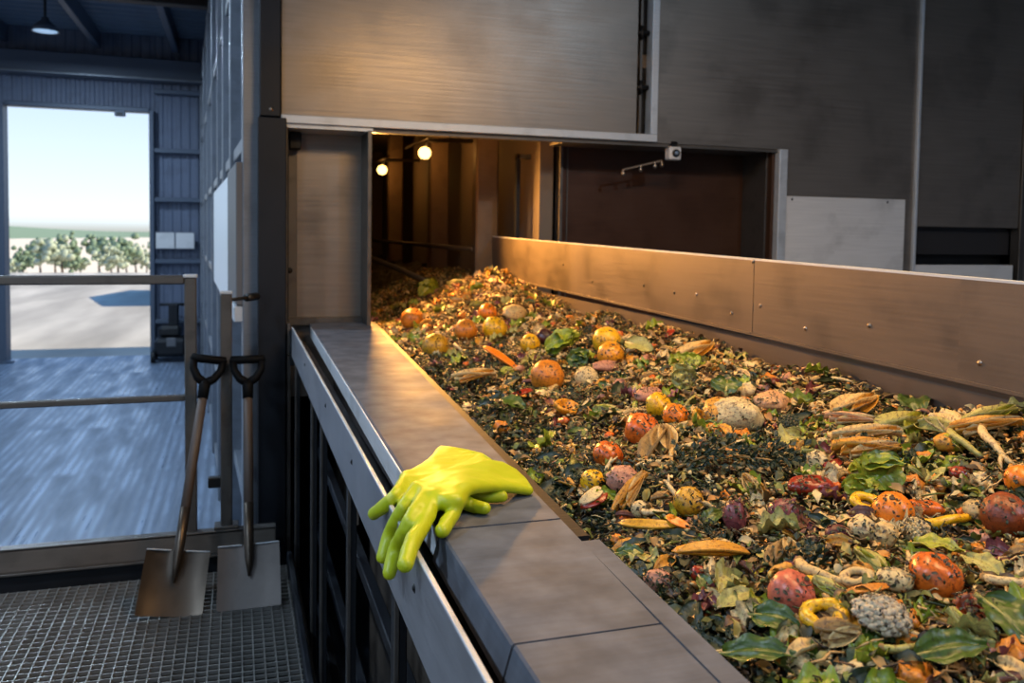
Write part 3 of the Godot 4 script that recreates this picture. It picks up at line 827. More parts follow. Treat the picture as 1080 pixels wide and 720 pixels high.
			sl.position = Vector3(0.02, -0.056, 0.04)
			sl.look_at_from_position(l.position + sl.position, Vector3(1.40, 1.05, -3.0), Vector3.UP)
		else:
			var ol := OmniLight3D.new()
			ol.light_color = Color(1.0, 0.66, 0.30)
			ol.light_energy = LAMP_TUNNEL
			ol.light_size = 0.04
			ol.omni_range = 14.0
			ol.omni_attenuation = 2.0
			ol.shadow_enabled = true
			l.add_child(ol)
		i += 1
	# camera box and light rail under the soffit
	var cb := thing("camera_box", "small square pale camera housing with a dark lens under the opening", "camera", Vector3(2.27, 1.755, FACE + 0.02))
	part("housing", box(Vector3(-0.035, 0, -0.05), Vector3(0.035, 0.07, 0.01), 0.006), "steel_plate", cb)
	var ln := part("lens", tube([Vector3(0, 0.035, 0.008), Vector3(0, 0.035, 0.022)], [0.022, 0.02], 14), "black", cb)
	part("lens_glass", tube([Vector3(0, 0.035, 0.02), Vector3(0, 0.035, 0.025)], [0.012, 0.011], 12), "pane", ln)
	part("mount", box(Vector3(-0.02, 0.07, -0.04), Vector3(0.02, 0.10, -0.01)), "bolt_dark", cb)
	var lr := thing("lamp_rail", "thin slanting brass rail with tiny unlit bulbs under the opening", "lamp rail", Vector3(2.1, 1.70, FACE - 0.10))
	part("rail", bar(Vector3(-0.08, 0.0, 0), Vector3(0.135, 0.055, 0.04), 0.008, 0.012, 0.002), "steel_guard", lr)
	for q in [0.0, 0.45, 0.82, 1.0]:
		var a := Vector3(-0.08, 0.0, 0).lerp(Vector3(0.135, 0.055, 0.04), q)
		var sp := part("small_bulb", lathe([Vector2(0.0, -0.038), Vector2(0.010, -0.032), Vector2(0.013, -0.022), Vector2(0.008, -0.012), Vector2(0.006, 0.0)], 8), "bolt", lr)
		sp.position = a

# ---------------------------------------------------------------- the conveyor trough
func cap_right(z: float) -> float:
	# the ledge is wider towards the machine
	return lerpf(0.478, 0.655, clampf((-z - 0.7) / 3.5, -0.3, 1.0))

func cap_section(z0: float, z1: float, xl0: float, xl1: float, chamfer: float) -> ArrayMesh:
	# z0 nearer the camera than z1
	var st := begin()
	var r0 := cap_right(z0)
	var r1 := cap_right(z1)
	var th := 0.045
	var A := [Vector3(xl0, CAP - 0.003, z0), Vector3(xl0 + 0.003, CAP, z0), Vector3(r0 - 0.002, CAP, z0), Vector3(r0, CAP - 0.003, z0), Vector3(r0, CAP - th, z0), Vector3(xl0 - chamfer, CAP - th, z0)]
	var B := [Vector3(xl1, CAP - 0.003, z1), Vector3(xl1 + 0.003, CAP, z1), Vector3(r1 - 0.002, CAP, z1), Vector3(r1, CAP - 0.003, z1), Vector3(r1, CAP - th, z1), Vector3(xl1 - chamfer, CAP - th, z1)]
	var mid := Vector3((xl0 + r0) / 2, CAP - th / 2, (z0 + z1) / 2)
	for i in 6:
		var j := (i + 1) % 6
		quad(st, A[i], A[j], B[j], B[i], (A[i] + A[j] + B[i] + B[j]) / 4 - mid)
	for i in range(1, 5):
		tri(st, A[0], A[i], A[i + 1], Vector3.BACK)
		tri(st, B[0], B[i], B[i + 1], Vector3.FORWARD)
	return commit(st)

func guard_top_y(z: float) -> float:
	return 1.262 + (-z - 1.277) * 0.0150

func guard_low_y(z: float) -> float:
	return 1.050 + (-z - 1.277) * 0.0115

# a strip of the guard between two z values; low and high are offsets from its lower and upper edge (2 = the other edge)
func guard_strip(za: float, zb: float, low: float, high: float, x0: float, x1: float) -> ArrayMesh:
	var st := begin()
	var pts := []
	for z in [za, zb]:
		pts.append(Vector2(z, guard_top_y(z) if low > 1.0 else guard_low_y(z) + low))
	for z in [zb, za]:
		pts.append(Vector2(z, guard_low_y(z) if high < -1.0 else guard_top_y(z) + high))
	add_prism(st, pts, Vector3(x0, 0, 0), Vector3(0, 0, 1), Vector3.UP, Vector3(x1 - x0, 0, 0))
	return commit(st)

const GUARD_BOLTS = [[1.155, -2.911], [1.145, -2.674], [1.15, -2.523], [1.108, -2.307], [1.144, -2.156], [1.272, -2.20], [1.10, -1.944], [1.135, -1.70], [1.093, -1.373], [1.14, -3.4], [1.20, -3.75]]

func build_conveyor():
	var c := thing("conveyor_trough", "long stainless conveyor trough leading into the machine", "conveyor", Vector3(0.9, HALL, -2.0))
	var o := -c.position
	var put := func(called: String, mesh: Mesh, m: String) -> MeshInstance3D:
		var q := part(called, mesh, m, c)
		q.position = o
		return q
	# ledge caps
	put.call("ledge_cap", cap_section(-1.292, FACE - 0.14, 0.304, 0.342, 0.0), "steel_cap")
	put.call("ledge_cap", cap_section(-0.905, -1.286, 0.298, 0.302, 0.012), "steel_cap")
	put.call("ledge_cap", cap_section(0.9, -0.901, 0.298, 0.299, 0.012), "steel_cap")
	put.call("ledge_lip", bar(Vector3(0.301, CAP - 0.028, -1.30), Vector3(0.339, CAP - 0.028, FACE), 0.004, 0.050, 0.001), "daylit_lip_steel")  # pale lip colour holds the daylight falling on the side of the cap
	# inner flange along the ledge
	for q in [[-1.22, -4.4, 0.020], [0.9, -1.20, 0.030]]:
		var st := begin()
		var w: float = q[2]
		var a := Vector3(cap_right(q[0]) + 0.003, CAP - 0.006, q[0])
		var b2 := Vector3(cap_right(q[1]) + 0.003, CAP - 0.006, q[1])
		var u := Vector3(w, 0, 0)
		var d := Vector3(0, -0.22, 0)
		quad(st, a, a + u, b2 + u, b2, Vector3.UP)
		quad(st, a + u, a + u + d, b2 + u + d, b2 + u, Vector3.RIGHT)
		quad(st, a, a + d, b2 + d, b2, Vector3.LEFT)
		quad(st, a, a + u, a + u + d, a + d, Vector3.BACK)
		quad(st, b2, b2 + u, b2 + u + d, b2 + d, Vector3.FORWARD)
		quad(st, a + d, a + u + d, b2 + u + d, b2 + d, Vector3.DOWN)
		put.call("inner_flange", commit(st), "dark_frame" if w < 0.025 else "steel_cap")
	put.call("cable_channel", box(Vector3(0.262, CAP - 0.09, FACE + 0.02), Vector3(0.31, CAP - 0.07, 0.9)), "dark_frame")
	# fascia
	var fa = put.call("fascia", box(Vector3(0.245, 0.747, FACE + 0.05), Vector3(0.251, 0.884, 0.9), 0.0015), "steel_fascia")
	put.call("fascia_fold", box(Vector3(0.2445, 0.880, FACE + 0.05), Vector3(0.252, 0.885, 0.9), 0.001), "steel_trim")
	put.call("fascia_end", box(Vector3(0.238, 0.70, FACE + 0.03), Vector3(0.262, 0.87, FACE + 0.06), 0.002), "dark_frame")
	for q in [[0.838, -2.503], [0.828, -1.911], [0.83, -1.2], [0.835, -3.3]]:
		bolt(fa, Vector3(0.245, q[0], q[1]), Vector3.LEFT, 0.006, "bolt_dark")
	# uprights and rails of the open frame below the fascia
	for z in [-3.95, -3.08, -2.72, -2.03, -1.40, -0.8, 0.2]:
		put.call("upright", box(Vector3(0.25, HALL, z - 0.022), Vector3(0.27, 0.75, z + 0.022), 0.002), "dark_frame")
		put.call("upright_edge", box(Vector3(0.248, HALL, z + 0.020), Vector3(0.256, 0.75, z + 0.025), 0.001), "steel_rail")
	for q in [[0.30, 0.36], [-0.10, 0.36], [-0.45, 0.36]]:
		put.call("frame_rail", box(Vector3(q[1], q[0] - 0.02, FACE), Vector3(q[1] + 0.03, q[0] + 0.02, 0.9), 0.003), "navy_post")
	put.call("kick_rail", box(Vector3(0.226, PLATFORM - 0.02, -3.75), Vector3(0.238, PLATFORM + 0.015, 0.9), 0.002), "steel_rail")
	# belly of the trough
	put.call("trough_side", box(Vector3(0.47, 0.35, -9.9), Vector3(0.478, 0.84, 0.9)), "steel_guard")
	put.call("trough_bed", box(Vector3(0.47, 0.35, -9.9), Vector3(1.60, 0.37, 0.9)), "steel_guard")
	put.call("trough_side", box(Vector3(1.478, 0.36, -9.9), Vector3(1.486, 1.045, 0.9)), "steel_guard")
	put.call("under_cover", box(Vector3(0.60, HALL, -4.0), Vector3(0.62, 0.36, 0.9)), "steel_guard")
	put.call("trough_end", box(Vector3(0.47, 0.35, 0.88), Vector3(1.52, 1.0, 0.9)), "steel_guard")
	# guard panels on the far side, folded along their lower edge
	var joints := [0.9, -0.75, -2.192, -5.2]
	for i in 3:
		var za: float = joints[i]
		var zb: float = joints[i + 1]
		var gp = put.call("guard_panel", guard_strip(za - 0.0015, zb + 0.0015, 0.0, 0.0, 1.463, 1.469), "steel_guard")
		for q in GUARD_BOLTS:
			if q[1] < za and q[1] > zb: bolt(gp, Vector3(1.463, q[0], q[1]), Vector3.LEFT, 0.0055, "bolt_dark" if q[1] < -2.6 else "bolt")
		put.call("guard_fold", guard_strip(za - 0.0015, zb + 0.0015, -0.007, -2.0, 1.456, 1.480), "steel_guard")
		put.call("guard_top", guard_strip(za - 0.0015, zb + 0.0015, 2.0, 0.005, 1.4625, 1.49), "steel_trim")
	# work lamps over the trough, out of the frame
	for q in [[1.08, 2.75, -2.0, 4.68], [1.70, 3.05, -0.7, 4.415]]:
		var l := thing("work_lamp", "rectangular warm work lamp hanging above the conveyor between ledge and machine" if q[2] < -1.0 else "rectangular warm work lamp hanging above the near end of the conveyor", "lamp", Vector3(q[0], q[1], q[2]), "conveyor work lamps")
		part("housing", get_mesh("wl_h", box.bind(Vector3(-0.42, 0.03, -0.16), Vector3(0.42, 0.12, 0.16), 0.02)), "steel_rail", l)
		part("diffuser", get_mesh("wl_d", box.bind(Vector3(-0.38, 0.012, -0.13), Vector3(0.38, 0.03, 0.13), 0.004)), "lamp_panel", l)
		for sx in [-0.3, 0.3]:
			part("chain", tube([Vector3(sx, 0.12, 0), Vector3(sx, q[3] - q[1], 0)], [0.008, 0.008], 6), "bolt_dark", l)
		var al := AreaLight3D.new()
		al.area_size = Vector2(0.76, 0.26)
		al.light_color = Color(1.0, 0.81, 0.56)
		al.light_energy = LAMP_WORK
		al.area_range = 14.0
		al.area_attenuation = 2.0
		al.shadow_enabled = true
		l.add_child(al)
		al.rotation_degrees = Vector3(-90, 0, 0)

# ---------------------------------------------------------------- the heap
func heap(x: float, z: float) -> float:
	var s := clampf((x - 0.5) / 0.95, 0.0, 1.0)
	return 0.80 + 0.18 * s + 0.10 * smoothstep(3.2, 4.6, -z) * smoothstep(0.8, 1.3, x) + 0.016 * sin(7.0 * x + 3.1 * z) + 0.013 * sin(9.3 * z - 5.0 * x + 1.0) + 0.009 * sin(17.0 * x + 13.0 * z)

func heap_normal(x: float, z: float) -> Vector3:
	var e := 0.02
	return Vector3(heap(x - e, z) - heap(x + e, z), 2.0 * e, heap(x, z - e) - heap(x, z + e)).normalized()

func heap_left(z: float) -> float:
	return cap_right(z) + 0.03 if z > -4.3 else 0.61

func build_heap():
	var n := FastNoiseLite.new()
	n.frequency = 9.0
	n.fractal_octaves = 4
	n.seed = 4
	var st := begin()
	add_sheet(st, 90, 300, func(u, v):
		var z: float = lerpf(0.6, -9.8, v)
		var x: float = lerpf(heap_left(z) - 0.01, 1.479, u)
		return Vector3(x, heap(x, z) - 0.022 + 0.03 * n.get_noise_2d(x, z), z))
	tag(part("compost_mass", commit(st), "compost"), "dark moist mass of rotting scraps filling the trough", "compost", "", "stuff")
	# loose shreds: far too many to count
	var kinds := {"leaf_shreds": leaf_flake(), "stem_shreds": shred(), "crumbs": crumb()}
	var cols := [Color(0.035, 0.045, 0.008), Color(0.018, 0.02, 0.006), Color(0.10, 0.12, 0.02), Color(0.17, 0.09, 0.025), Color(0.34, 0.19, 0.06), Color(0.50, 0.31, 0.11), Color(0.10, 0.045, 0.018), Color(0.04, 0.022, 0.01), Color(0.42, 0.17, 0.025), Color(0.28, 0.22, 0.05), Color(0.55, 0.42, 0.20)]
	var wt := {"leaf_shreds": [5, 4, 5, 4, 4, 3, 4, 3, 2, 4, 3], "stem_shreds": [3, 3, 3, 3, 4, 4, 3, 3, 1, 3, 3], "crumbs": [2, 2, 2, 4, 5, 6, 3, 3, 4, 3, 6]}
	var cnt := {"leaf_shreds": 20000, "stem_shreds": 14000, "crumbs": 26000}
	for k in kinds:
		var mm := MultiMesh.new()
		mm.transform_format = MultiMesh.TRANSFORM_3D
		mm.use_colors = true
		mm.mesh = kinds[k]
		mm.instance_count = cnt[k]
		var bag := []
		for i in cols.size():
			for j in wt[k][i]: bag.append(cols[i])
		for i in cnt[k]:
			var z := -0.35 - 5.6 * pow(rng.randf(), 1.35)
			var x := rng.randf_range(heap_left(z), 1.468)
			var sc := rng.randf_range(0.4, 0.95)
			if k == "crumbs": sc *= 0.8
			var b := Basis.from_euler(Vector3(rng.randf_range(-0.7, 0.7), rng.randf() * TAU, rng.randf_range(-0.7, 0.7))).scaled(Vector3.ONE * sc)
			mm.set_instance_transform(i, Transform3D(b, Vector3(x, heap(x, z) - 0.006 + pow(rng.randf(), 1.5) * 0.032, z)))
			var c: Color = bag[rng.randi() % bag.size()]
			# rotted leaf matter lies along the ledge
			var wet := clampf(1.2 - (x - heap_left(z)) / 0.26, 0.0, 0.8) if z > -3.2 else 0.0
			if rng.randf() < wet: c = cols[[0, 1, 2, 7, 0, 1, 3][rng.randi() % 7]]
			mm.set_instance_color(i, c * rng.randf_range(0.7, 1.3))
		var o := MultiMeshInstance3D.new()
		o.name = k
		o.multimesh = mm
		o.material_override = M["scrap_bits"]
		add_child(o)
		tag(o, {"leaf_shreds": "shredded dark green and brown leaf bits over the pile", "stem_shreds": "thin brown and tan stem shreds strewn over the pile", "crumbs": "small brown and ochre crumbs strewn over the pile"}[k], "food scraps", "", "stuff")

func leaf_flake() -> ArrayMesh:
	var st := begin()
	add_sheet(st, 4, 2, func(u, v):
		var w: float = sin(PI * clampf(u, 0.04, 0.96)) * 0.009
		return Vector3((u - 0.5) * 0.034, 0.006 * sin(u * 5.0) + 0.006 * absf(v - 0.5), (v - 0.5) * 2.0 * w))
	return commit(st)

func shred() -> ArrayMesh:
	var st := begin()
	add_tube(st, [Vector3(-0.02, 0, 0), Vector3(-0.006, 0.006, 0.003), Vector3(0.008, 0.003, -0.004), Vector3(0.022, 0.007, 0.002)], [0.0012, 0.002, 0.0018, 0.0008], 5)
	return commit(st)

func crumb() -> ArrayMesh:
	var st := begin()
	add_sheet(st, 6, 4, func(u, v):
		var r: float = 0.006 * (1.0 + 0.3 * sin(u * TAU * 2.0 + v * 4.0))
		return Vector3(cos(u * TAU) * sin(v * PI) * 1.3, cos(v * PI) * 0.8, sin(u * TAU) * sin(v * PI)) * r, true)
	return commit(st)

# ---- food meshes, unit length, resting height given by the caller
func blob(sd: int, amp: float, freq: float, sq: Vector3, dimple := 0.0, nu := 18, nv := 12, ribs := 0) -> ArrayMesh:
	var n := FastNoiseLite.new()
	n.seed = sd
	n.frequency = freq
	n.fractal_octaves = 3
	var st := begin()
	add_sheet(st, nu, nv, func(u, v):
		var th: float = v * PI
		var d := Vector3(cos(u * TAU) * sin(th), cos(th), sin(u * TAU) * sin(th))
		var r: float = 0.5 * (1.0 + amp * n.get_noise_3dv(d))
		if ribs > 0: r *= 1.0 + 0.035 * sin(u * TAU * ribs) * sin(th)
		r *= 1.0 - dimple * exp(-pow(th / 0.4, 2.0))
		return d * r * sq, true, false)
	return commit(st)

func leaf_mesh(sd: int, width: float, cup: float, bend: float, ruffle: float, nu := 12, nv := 8, thick := 0.0) -> ArrayMesh:
	var lr := RandomNumberGenerator.new()
	lr.seed = sd
	var p0 := lr.randf() * 6.0
	var p1 := lr.randf() * 6.0
	var tw := lr.randf_range(-0.5, 0.5)
	var st := begin()
	var f := func(u, v, off):
		var w: float = width * 0.5 * pow(sin(PI * clampf(0.04 + 0.92 * pow(u, 0.8), 0.0, 1.0)), 0.7)
		var s: float = (v - 0.5) * 2.0
		var y: float = cup * s * s * width + bend * sin(u * PI) + ruffle * absf(s) * sin(u * 17.0 + p0 + s * 2.0) + ruffle * 0.5 * sin(s * 9.0 + p1) + 0.02 * exp(-pow(s / 0.15, 2.0))
		var p := Vector3(u - 0.5, y + off, s * w)
		var a: float = tw * (u - 0.5)
		return Vector3(p.x, p.y * cos(a) - p.z * sin(a), p.y * sin(a) + p.z * cos(a))
	add_sheet(st, nu, nv, func(u, v): return f.call(u, v, 0.0))
	if thick > 0.0:
		add_sheet(st, nu, nv, func(u, v): return f.call(u, v, -thick * (1.0 - pow(absf(v - 0.5) * 2.0, 4.0))), false, true)
	return commit(st)

func strip_mesh(sd: int, bend: float, w := 0.26) -> ArrayMesh:
	# pepper strip: a curved wedge with a hollow inner side
	var lr := RandomNumberGenerator.new()
	lr.seed = sd
	var lift := lr.randf_range(0.04, 0.12)
	var st := begin()
	add_sheet(st, 10, 12, func(u, v):
		var a: float = (v - 0.5) * 2.0
		var c := Vector3(a * 0.5, lift * (1.0 - a * a), bend * (1.0 - a * a))
		var t := pow(maxf(1.0 - a * a, 0.0), 0.45)
		var q: float = u * TAU
		var z: float = cos(q) * w * 0.5 * t
		var y: float = sin(q) * w * 0.24 * t
		if y > 0.0: y -= 0.10 * w * t * (1.0 - pow(cos(q), 2.0))
		return c + Vector3(0, y + 0.5 * w * t * pow(cos(q), 2.0) * 0.35, z), true, true)
	return commit(st)

func ring_mesh(sd: int) -> ArrayMesh:
	var st := begin()
	add_sheet(st, 10, 22, func(u, v):
		var a: float = v * TAU
		var R: float = 0.34 * (1.0 + 0.05 * sin(a * 3.0 + sd))
		var r: float = 0.155 * (1.0 + 0.10 * sin(a * 5.0 + sd * 2))
		var q: float = u * TAU
		return Vector3(cos(a) * (R + r * cos(q)), r * 0.85 * sin(q), sin(a) * (R + r * cos(q))), true)
	return commit(st)

func half_shell(sd: int) -> ArrayMesh:
	# opened fruit half: outer bowl, rim, inner hollow
	var n := FastNoiseLite.new()
	n.seed = sd
	n.frequency = 1.2
	var st := begin()
	var pr := [[0.0, -0.5], [0.22, -0.46], [0.40, -0.30], [0.49, -0.08], [0.50, 0.03], [0.44, 0.06], [0.38, -0.02], [0.28, -0.22], [0.0, -0.30]]
	add_sheet(st, 18, 8, func(u, v):
		var p = pr[int(round(v * 8))]
		var k: float = 1.0 + 0.25 * n.get_noise_2d(cos(u * TAU) * 1.2, sin(u * TAU) * 1.2 + p[1])
		return Vector3(cos(u * TAU) * p[0] * k, p[1] * 0.8, sin(u * TAU) * p[0] * k), true, true)
	return commit(st)

func stalk_mesh(sd: int, fork: bool) -> ArrayMesh:
	var lr := RandomNumberGenerator.new()
	lr.seed = sd
	var b := lr.randf_range(0.05, 0.16)
	var pts := []
	var rad := []
	for i in 9:
		var t := i / 8.0
		pts.append(Vector3(t - 0.5, 0.06 * sin(t * 3.0), b * sin(t * PI) + 0.02 * sin(t * 9.0)))
		rad.append(lerpf(0.085, 0.045, t) * (1.0 if i > 0 and i < 8 else 0.6))
	var st := begin()
	add_tube(st, pts, rad, 9)
	if fork:
		add_tube(st, [pts[6], pts[6] + Vector3(0.12, 0.03, 0.10), pts[6] + Vector3(0.26, 0.02, 0.16)], [0.045, 0.035, 0.012], 7)
	return commit(st)

func sprig_foliage(sd: int, n: int) -> ArrayMesh:
	var lr := RandomNumberGenerator.new()
	lr.seed = sd
	var st := begin()
	for i in n:
		var t := lr.randf()
		var c := Vector3(t - 0.5, 0.03 + lr.randf() * 0.20 * sin(PI * clampf(t, 0.1, 0.95)), lr.randfn() * 0.16)
		var d := Vector3(lr.randf_range(0.1, 1.0), lr.randf_range(-0.3, 0.7), c.z * 3.0 + lr.randfn() * 0.4).normalized()
		var s := d.cross(Vector3(lr.randfn() * 0.4, 1, lr.randfn() * 0.4)).normalized()
		var up := s.cross(d)
		var L := lr.randf_range(0.06, 0.15)
		var w := L * lr.randf_range(0.22, 0.45)
		var q := [c, c + d * L * 0.35 + s * w + up * w * 0.5, c + d * L * 0.7 + s * w * 0.7 - up * 0.01, c + d * L, c + d * L * 0.7 - s * w * 0.7 - up * 0.01, c + d * L * 0.35 - s * w + up * w * 0.5]
		for k in range(1, 5): tri(st, q[0], q[k], q[k + 1], up)
	return commit(st)

func floret_mesh(sd: int, n: int) -> ArrayMesh:
	var lr := RandomNumberGenerator.new()
	lr.seed = sd
	var st := begin()
	for i in n:
		var th := acos(1.0 - 1.25 * (i + 0.5) / n)
		var a := i * 2.39996
		var c := Vector3(cos(a) * sin(th), cos(th) * 0.75, sin(a) * sin(th)) * 0.40
		var r := lr.randf_range(0.07, 0.11)
		var ph := lr.randf() * 6.0
		add_sheet(st, 7, 5, func(u, v):
			var t: float = v * PI
			var k: float = r * (1.0 + 0.22 * sin(u * TAU * 3.0 + ph) * sin(t * 3.0))
			return c + Vector3(cos(u * TAU) * sin(t), cos(t), sin(u * TAU) * sin(t)) * k, true)
	return commit(st)

func get_mesh(key: String, make: Callable) -> ArrayMesh:
	if not meshes.has(key): meshes[key] = make.call()
	return meshes[key]

# builds one food thing with its parts, one unit long; v picks one of a few shapes
func food(kind: String, color: String, v: int) -> Node3D:
	var o := Node3D.new()
	match kind:
		"apple":
			part("body", get_mesh("apple%d" % v, blob.bind(v + 10, 0.10, 0.9, Vector3(1, 0.95, 1), 0.22)), color, o)
			part("stem", get_mesh("stem", tube.bind([Vector3(0, 0.34, 0), Vector3(0.02, 0.44, 0.01), Vector3(0.05, 0.52, 0.02)], [0.022, 0.016, 0.02], 6)), "brown", o)
		"orange", "lemon":
			part("body", get_mesh("orange%d" % v, blob.bind(v + 20, 0.06, 1.0, Vector3(1, 0.95, 1), 0.05, 20, 14)), color, o)
			part("stem_scar", get_mesh("scar", blob.bind(4, 0.3, 2.0, Vector3(0.14, 0.05, 0.14), 0.0, 8, 5)), "brown", o).position = Vector3(0.0, 0.445, 0.0)
		"plum":
			part("body", get_mesh("plum", blob.bind(31, 0.05, 1.0, Vector3(1, 0.95, 0.95), 0.12)), color, o)
			part("stem_scar", get_mesh("scar", blob.bind(4, 0.3, 2.0, Vector3(0.14, 0.05, 0.14), 0.0, 8, 5)), "brown", o).position = Vector3(0.0, 0.43, 0.0)
		"tomato":
			part("body", get_mesh("tomato%d" % v, blob.bind(v + 40, 0.08, 1.1, Vector3(1, 0.88, 1), 0.16, 24, 12, 5)), color, o)
			part("calyx", get_mesh("calyx", sprig_star), "green" if v % 2 == 0 else "brown", o).position = Vector3(0.0, 0.37, 0.0)
		"potato":
			part("body", get_mesh("potato%d" % v, blob.bind(v + 50, 0.26, 1.3, Vector3(1, 0.8, 1), 0.0)), color, o)
			part("eye", get_mesh("eye", blob.bind(6, 0.3, 2.0, Vector3(0.08, 0.03, 0.06), 0.0, 6, 4)), "brown", o).position = Vector3(0.12, 0.375, 0.1)
		"squash":
			part("body", get_mesh("squash%d" % v, blob.bind(v + 60, 0.22, 1.0, Vector3(1, 0.8, 0.9), 0.0, 24, 14, 4)), color, o)
			part("rind", get_mesh("rind%d" % v, blob.bind(v + 61, 0.22, 1.0, Vector3(0.62, 0.78, 0.93), 0.0, 18, 10)), "ochre", o).position = Vector3(-0.22, -0.03, 0.0)
		"beet", "onion":
			var m := get_mesh("onion%d" % v, lathe_onion)
			part("body", m, color, o)
			part("root_tuft", get_mesh("tuft", sprig_star), "khaki", o).position = Vector3(0, 0.5, 0)
			if kind == "onion":
				part("loose_skin", get_mesh("skin", leaf_mesh.bind(3, 0.8, 0.25, 0.1, 0.04)), "pinkbrown", o).transform = Transform3D(Basis.from_euler(Vector3(0.6, 0.5, 0.2)).scaled(Vector3.ONE * 0.8), Vector3(0.25, 0.1, 0.2))
		"mushroom":
			part("cap", get_mesh("mcap", lathe.bind([Vector2(0.0, 0.36), Vector2(0.2, 0.33), Vector2(0.38, 0.20), Vector2(0.48, 0.02), Vector2(0.44, -0.08), Vector2(0.2, -0.03), Vector2(0.0, -0.02)], 16)), color, o)
			part("stem", get_mesh("mstem", lathe.bind([Vector2(0.0, -0.02), Vector2(0.14, -0.03), Vector2(0.13, -0.22), Vector2(0.17, -0.36), Vector2(0.0, -0.38)], 12)), "tan", o)
		"pepper_strip":
			part("flesh", get_mesh("strip%d" % v, strip_mesh.bind(v, 0.12)), color, o)
			part("tip", get_mesh("tip", blob.bind(2, 0.3, 1.5, Vector3(0.10, 0.07, 0.10), 0.0, 8, 5)), "brown", o).position = Vector3(0.47, 0.02, 0.01)
		"apple_slice":
			part("skin", get_mesh("strip9", strip_mesh.bind(9, 0.16, 0.34)), color, o)
			var fl := part("flesh", get_mesh("strip10", strip_mesh.bind(9, 0.10, 0.30)), "cream", o)
			fl.transform = Transform3D(Basis.IDENTITY.scaled(Vector3(0.92, 1, 1)), Vector3(0, 0.035, -0.06))
		"banana":
			part("peel", get_mesh("banana", strip_mesh.bind(5, 0.10, 0.24)), color, o)
			part("peel", get_mesh("banana2", strip_mesh.bind(6, 0.06, 0.22)), "ochre", o).transform = Transform3D(Basis.IDENTITY, Vector3(0.03, 0.06, 0.09))
			part("stem", get_mesh("bstem", tube.bind([Vector3(0.42, 0.03, 0.02), Vector3(0.52, 0.05, -0.01), Vector3(0.60, 0.08, -0.03)], [0.04, 0.025, 0.02], 7)), "brown", o)
		"squash_ring":
			part("flesh", get_mesh("ring%d" % v, ring_mesh.bind(v)), color, o)
			part("core", get_mesh("core", blob.bind(8, 0.4, 2.0, Vector3(0.40, 0.10, 0.40), 0.0, 10, 6)), "brown", o).position.y = -0.08
		"pepper_half":
			part("shell", get_mesh("half%d" % v, half_shell.bind(v)), color, o)
			part("seed_core", get_mesh("core2", floret_mesh.bind(4, 10)), "brown", o).transform = Transform3D(Basis.IDENTITY.scaled(Vector3.ONE * 0.42), Vector3(0, -0.16, 0))
		"husk":
			for k in 3:
				var lf := part("husk_leaf", get_mesh("husk%d" % ((v + k) % 4), leaf_mesh.bind(v + k + 5, 0.34, 0.42, 0.07, 0.006, 12, 8, 0.02)), color if k < 2 else {"tan": "ochre", "peach": "tan", "ochre": "tan", "palegreen": "lime", "cream": "palegreen", "khaki": "tan"}.get(color, color), o)
				lf.transform = Transform3D(Basis.from_euler(Vector3(0.25 * (k - 1), 0.22 * (k - 1), 0.06 * k)).scaled(Vector3.ONE * (1.0 - 0.10 * k)), Vector3(0.03 * k, 0.02 * k, 0.06 * (k - 1)))
		"wilted_leaf":
			part("blade", get_mesh("wilt%d" % v, leaf_mesh.bind(v + 30, 0.55, 0.20, 0.10, 0.03)), color, o)
			part("midrib", get_mesh("midrib", tube.bind([Vector3(-0.58, 0.0, 0), Vector3(-0.2, 0.07, 0), Vector3(0.3, 0.07, 0)], [0.03, 0.022, 0.006], 6)), "cream", o)
		"lettuce_leaf":
			part("blade", get_mesh("lett%d" % v, leaf_mesh.bind(v + 50, 0.75, 0.16, 0.12, 0.045, 18, 12)), color, o)
			part("midrib", get_mesh("midrib2", tube.bind([Vector3(-0.60, 0.0, 0), Vector3(-0.2, 0.09, 0), Vector3(0.35, 0.10, 0)], [0.045, 0.03, 0.008], 7)), "palegreen", o)
		"lettuce":
			for k in 4:
				var lf := part("leaf", get_mesh("lett%d" % ((v + k) % 4), leaf_mesh.bind((v + k) % 4 + 50, 0.75, 0.16, 0.12, 0.045, 18, 12)), color if k % 3 != 1 else {"lettuce": "lime", "lime": "lettuce", "green": "lettuce"}.get(color, "palegreen"), o)
				lf.transform = Transform3D(Basis.from_euler(Vector3(0.5 * sin(k * 2.1), k * 1.3 + v, 0.3 * cos(k * 1.7))).scaled(Vector3.ONE * (0.9 - 0.1 * k)), Vector3(0.10 * sin(k * 2.4), 0.06 * k, 0.10 * cos(k * 2.4)))
		"cabbage":
			part("core", get_mesh("cabb%d" % v, blob.bind(v + 80, 0.6, 1.8, Vector3(0.9, 0.75, 0.9), 0.0, 22, 14)), color, o)
			for k in 2:
				part("leaf", get_mesh("lett%d" % k, leaf_mesh.bind(k + 50, 0.75, 0.16, 0.12, 0.045, 18, 12)), color, o).transform = Transform3D(Basis.from_euler(Vector3(0.5 - k, k * 2.2, 0.3)), Vector3(0, 0.12, 0.1 - 0.2 * k))
		"stalk":
			part("stem", get_mesh("stalk%d" % v, stalk_mesh.bind(v, v % 2 == 0)), color, o)
			part("root_end", get_mesh("rootend", blob.bind(3, 0.4, 1.6, Vector3(0.16, 0.13, 0.16), 0.0, 10, 7)), "khaki", o).position = Vector3(-0.48, 0, 0)
		"herb_sprig":
			part("foliage", get_mesh("sprig%d" % v, sprig_foliage.bind(v, 150)), color, o)
			part("stem", get_mesh("sstem", tube.bind([Vector3(-0.55, 0, 0), Vector3(0, 0.08, 0.03), Vector3(0.45, 0.12, 0)], [0.025, 0.018, 0.008], 6)), "khaki", o)
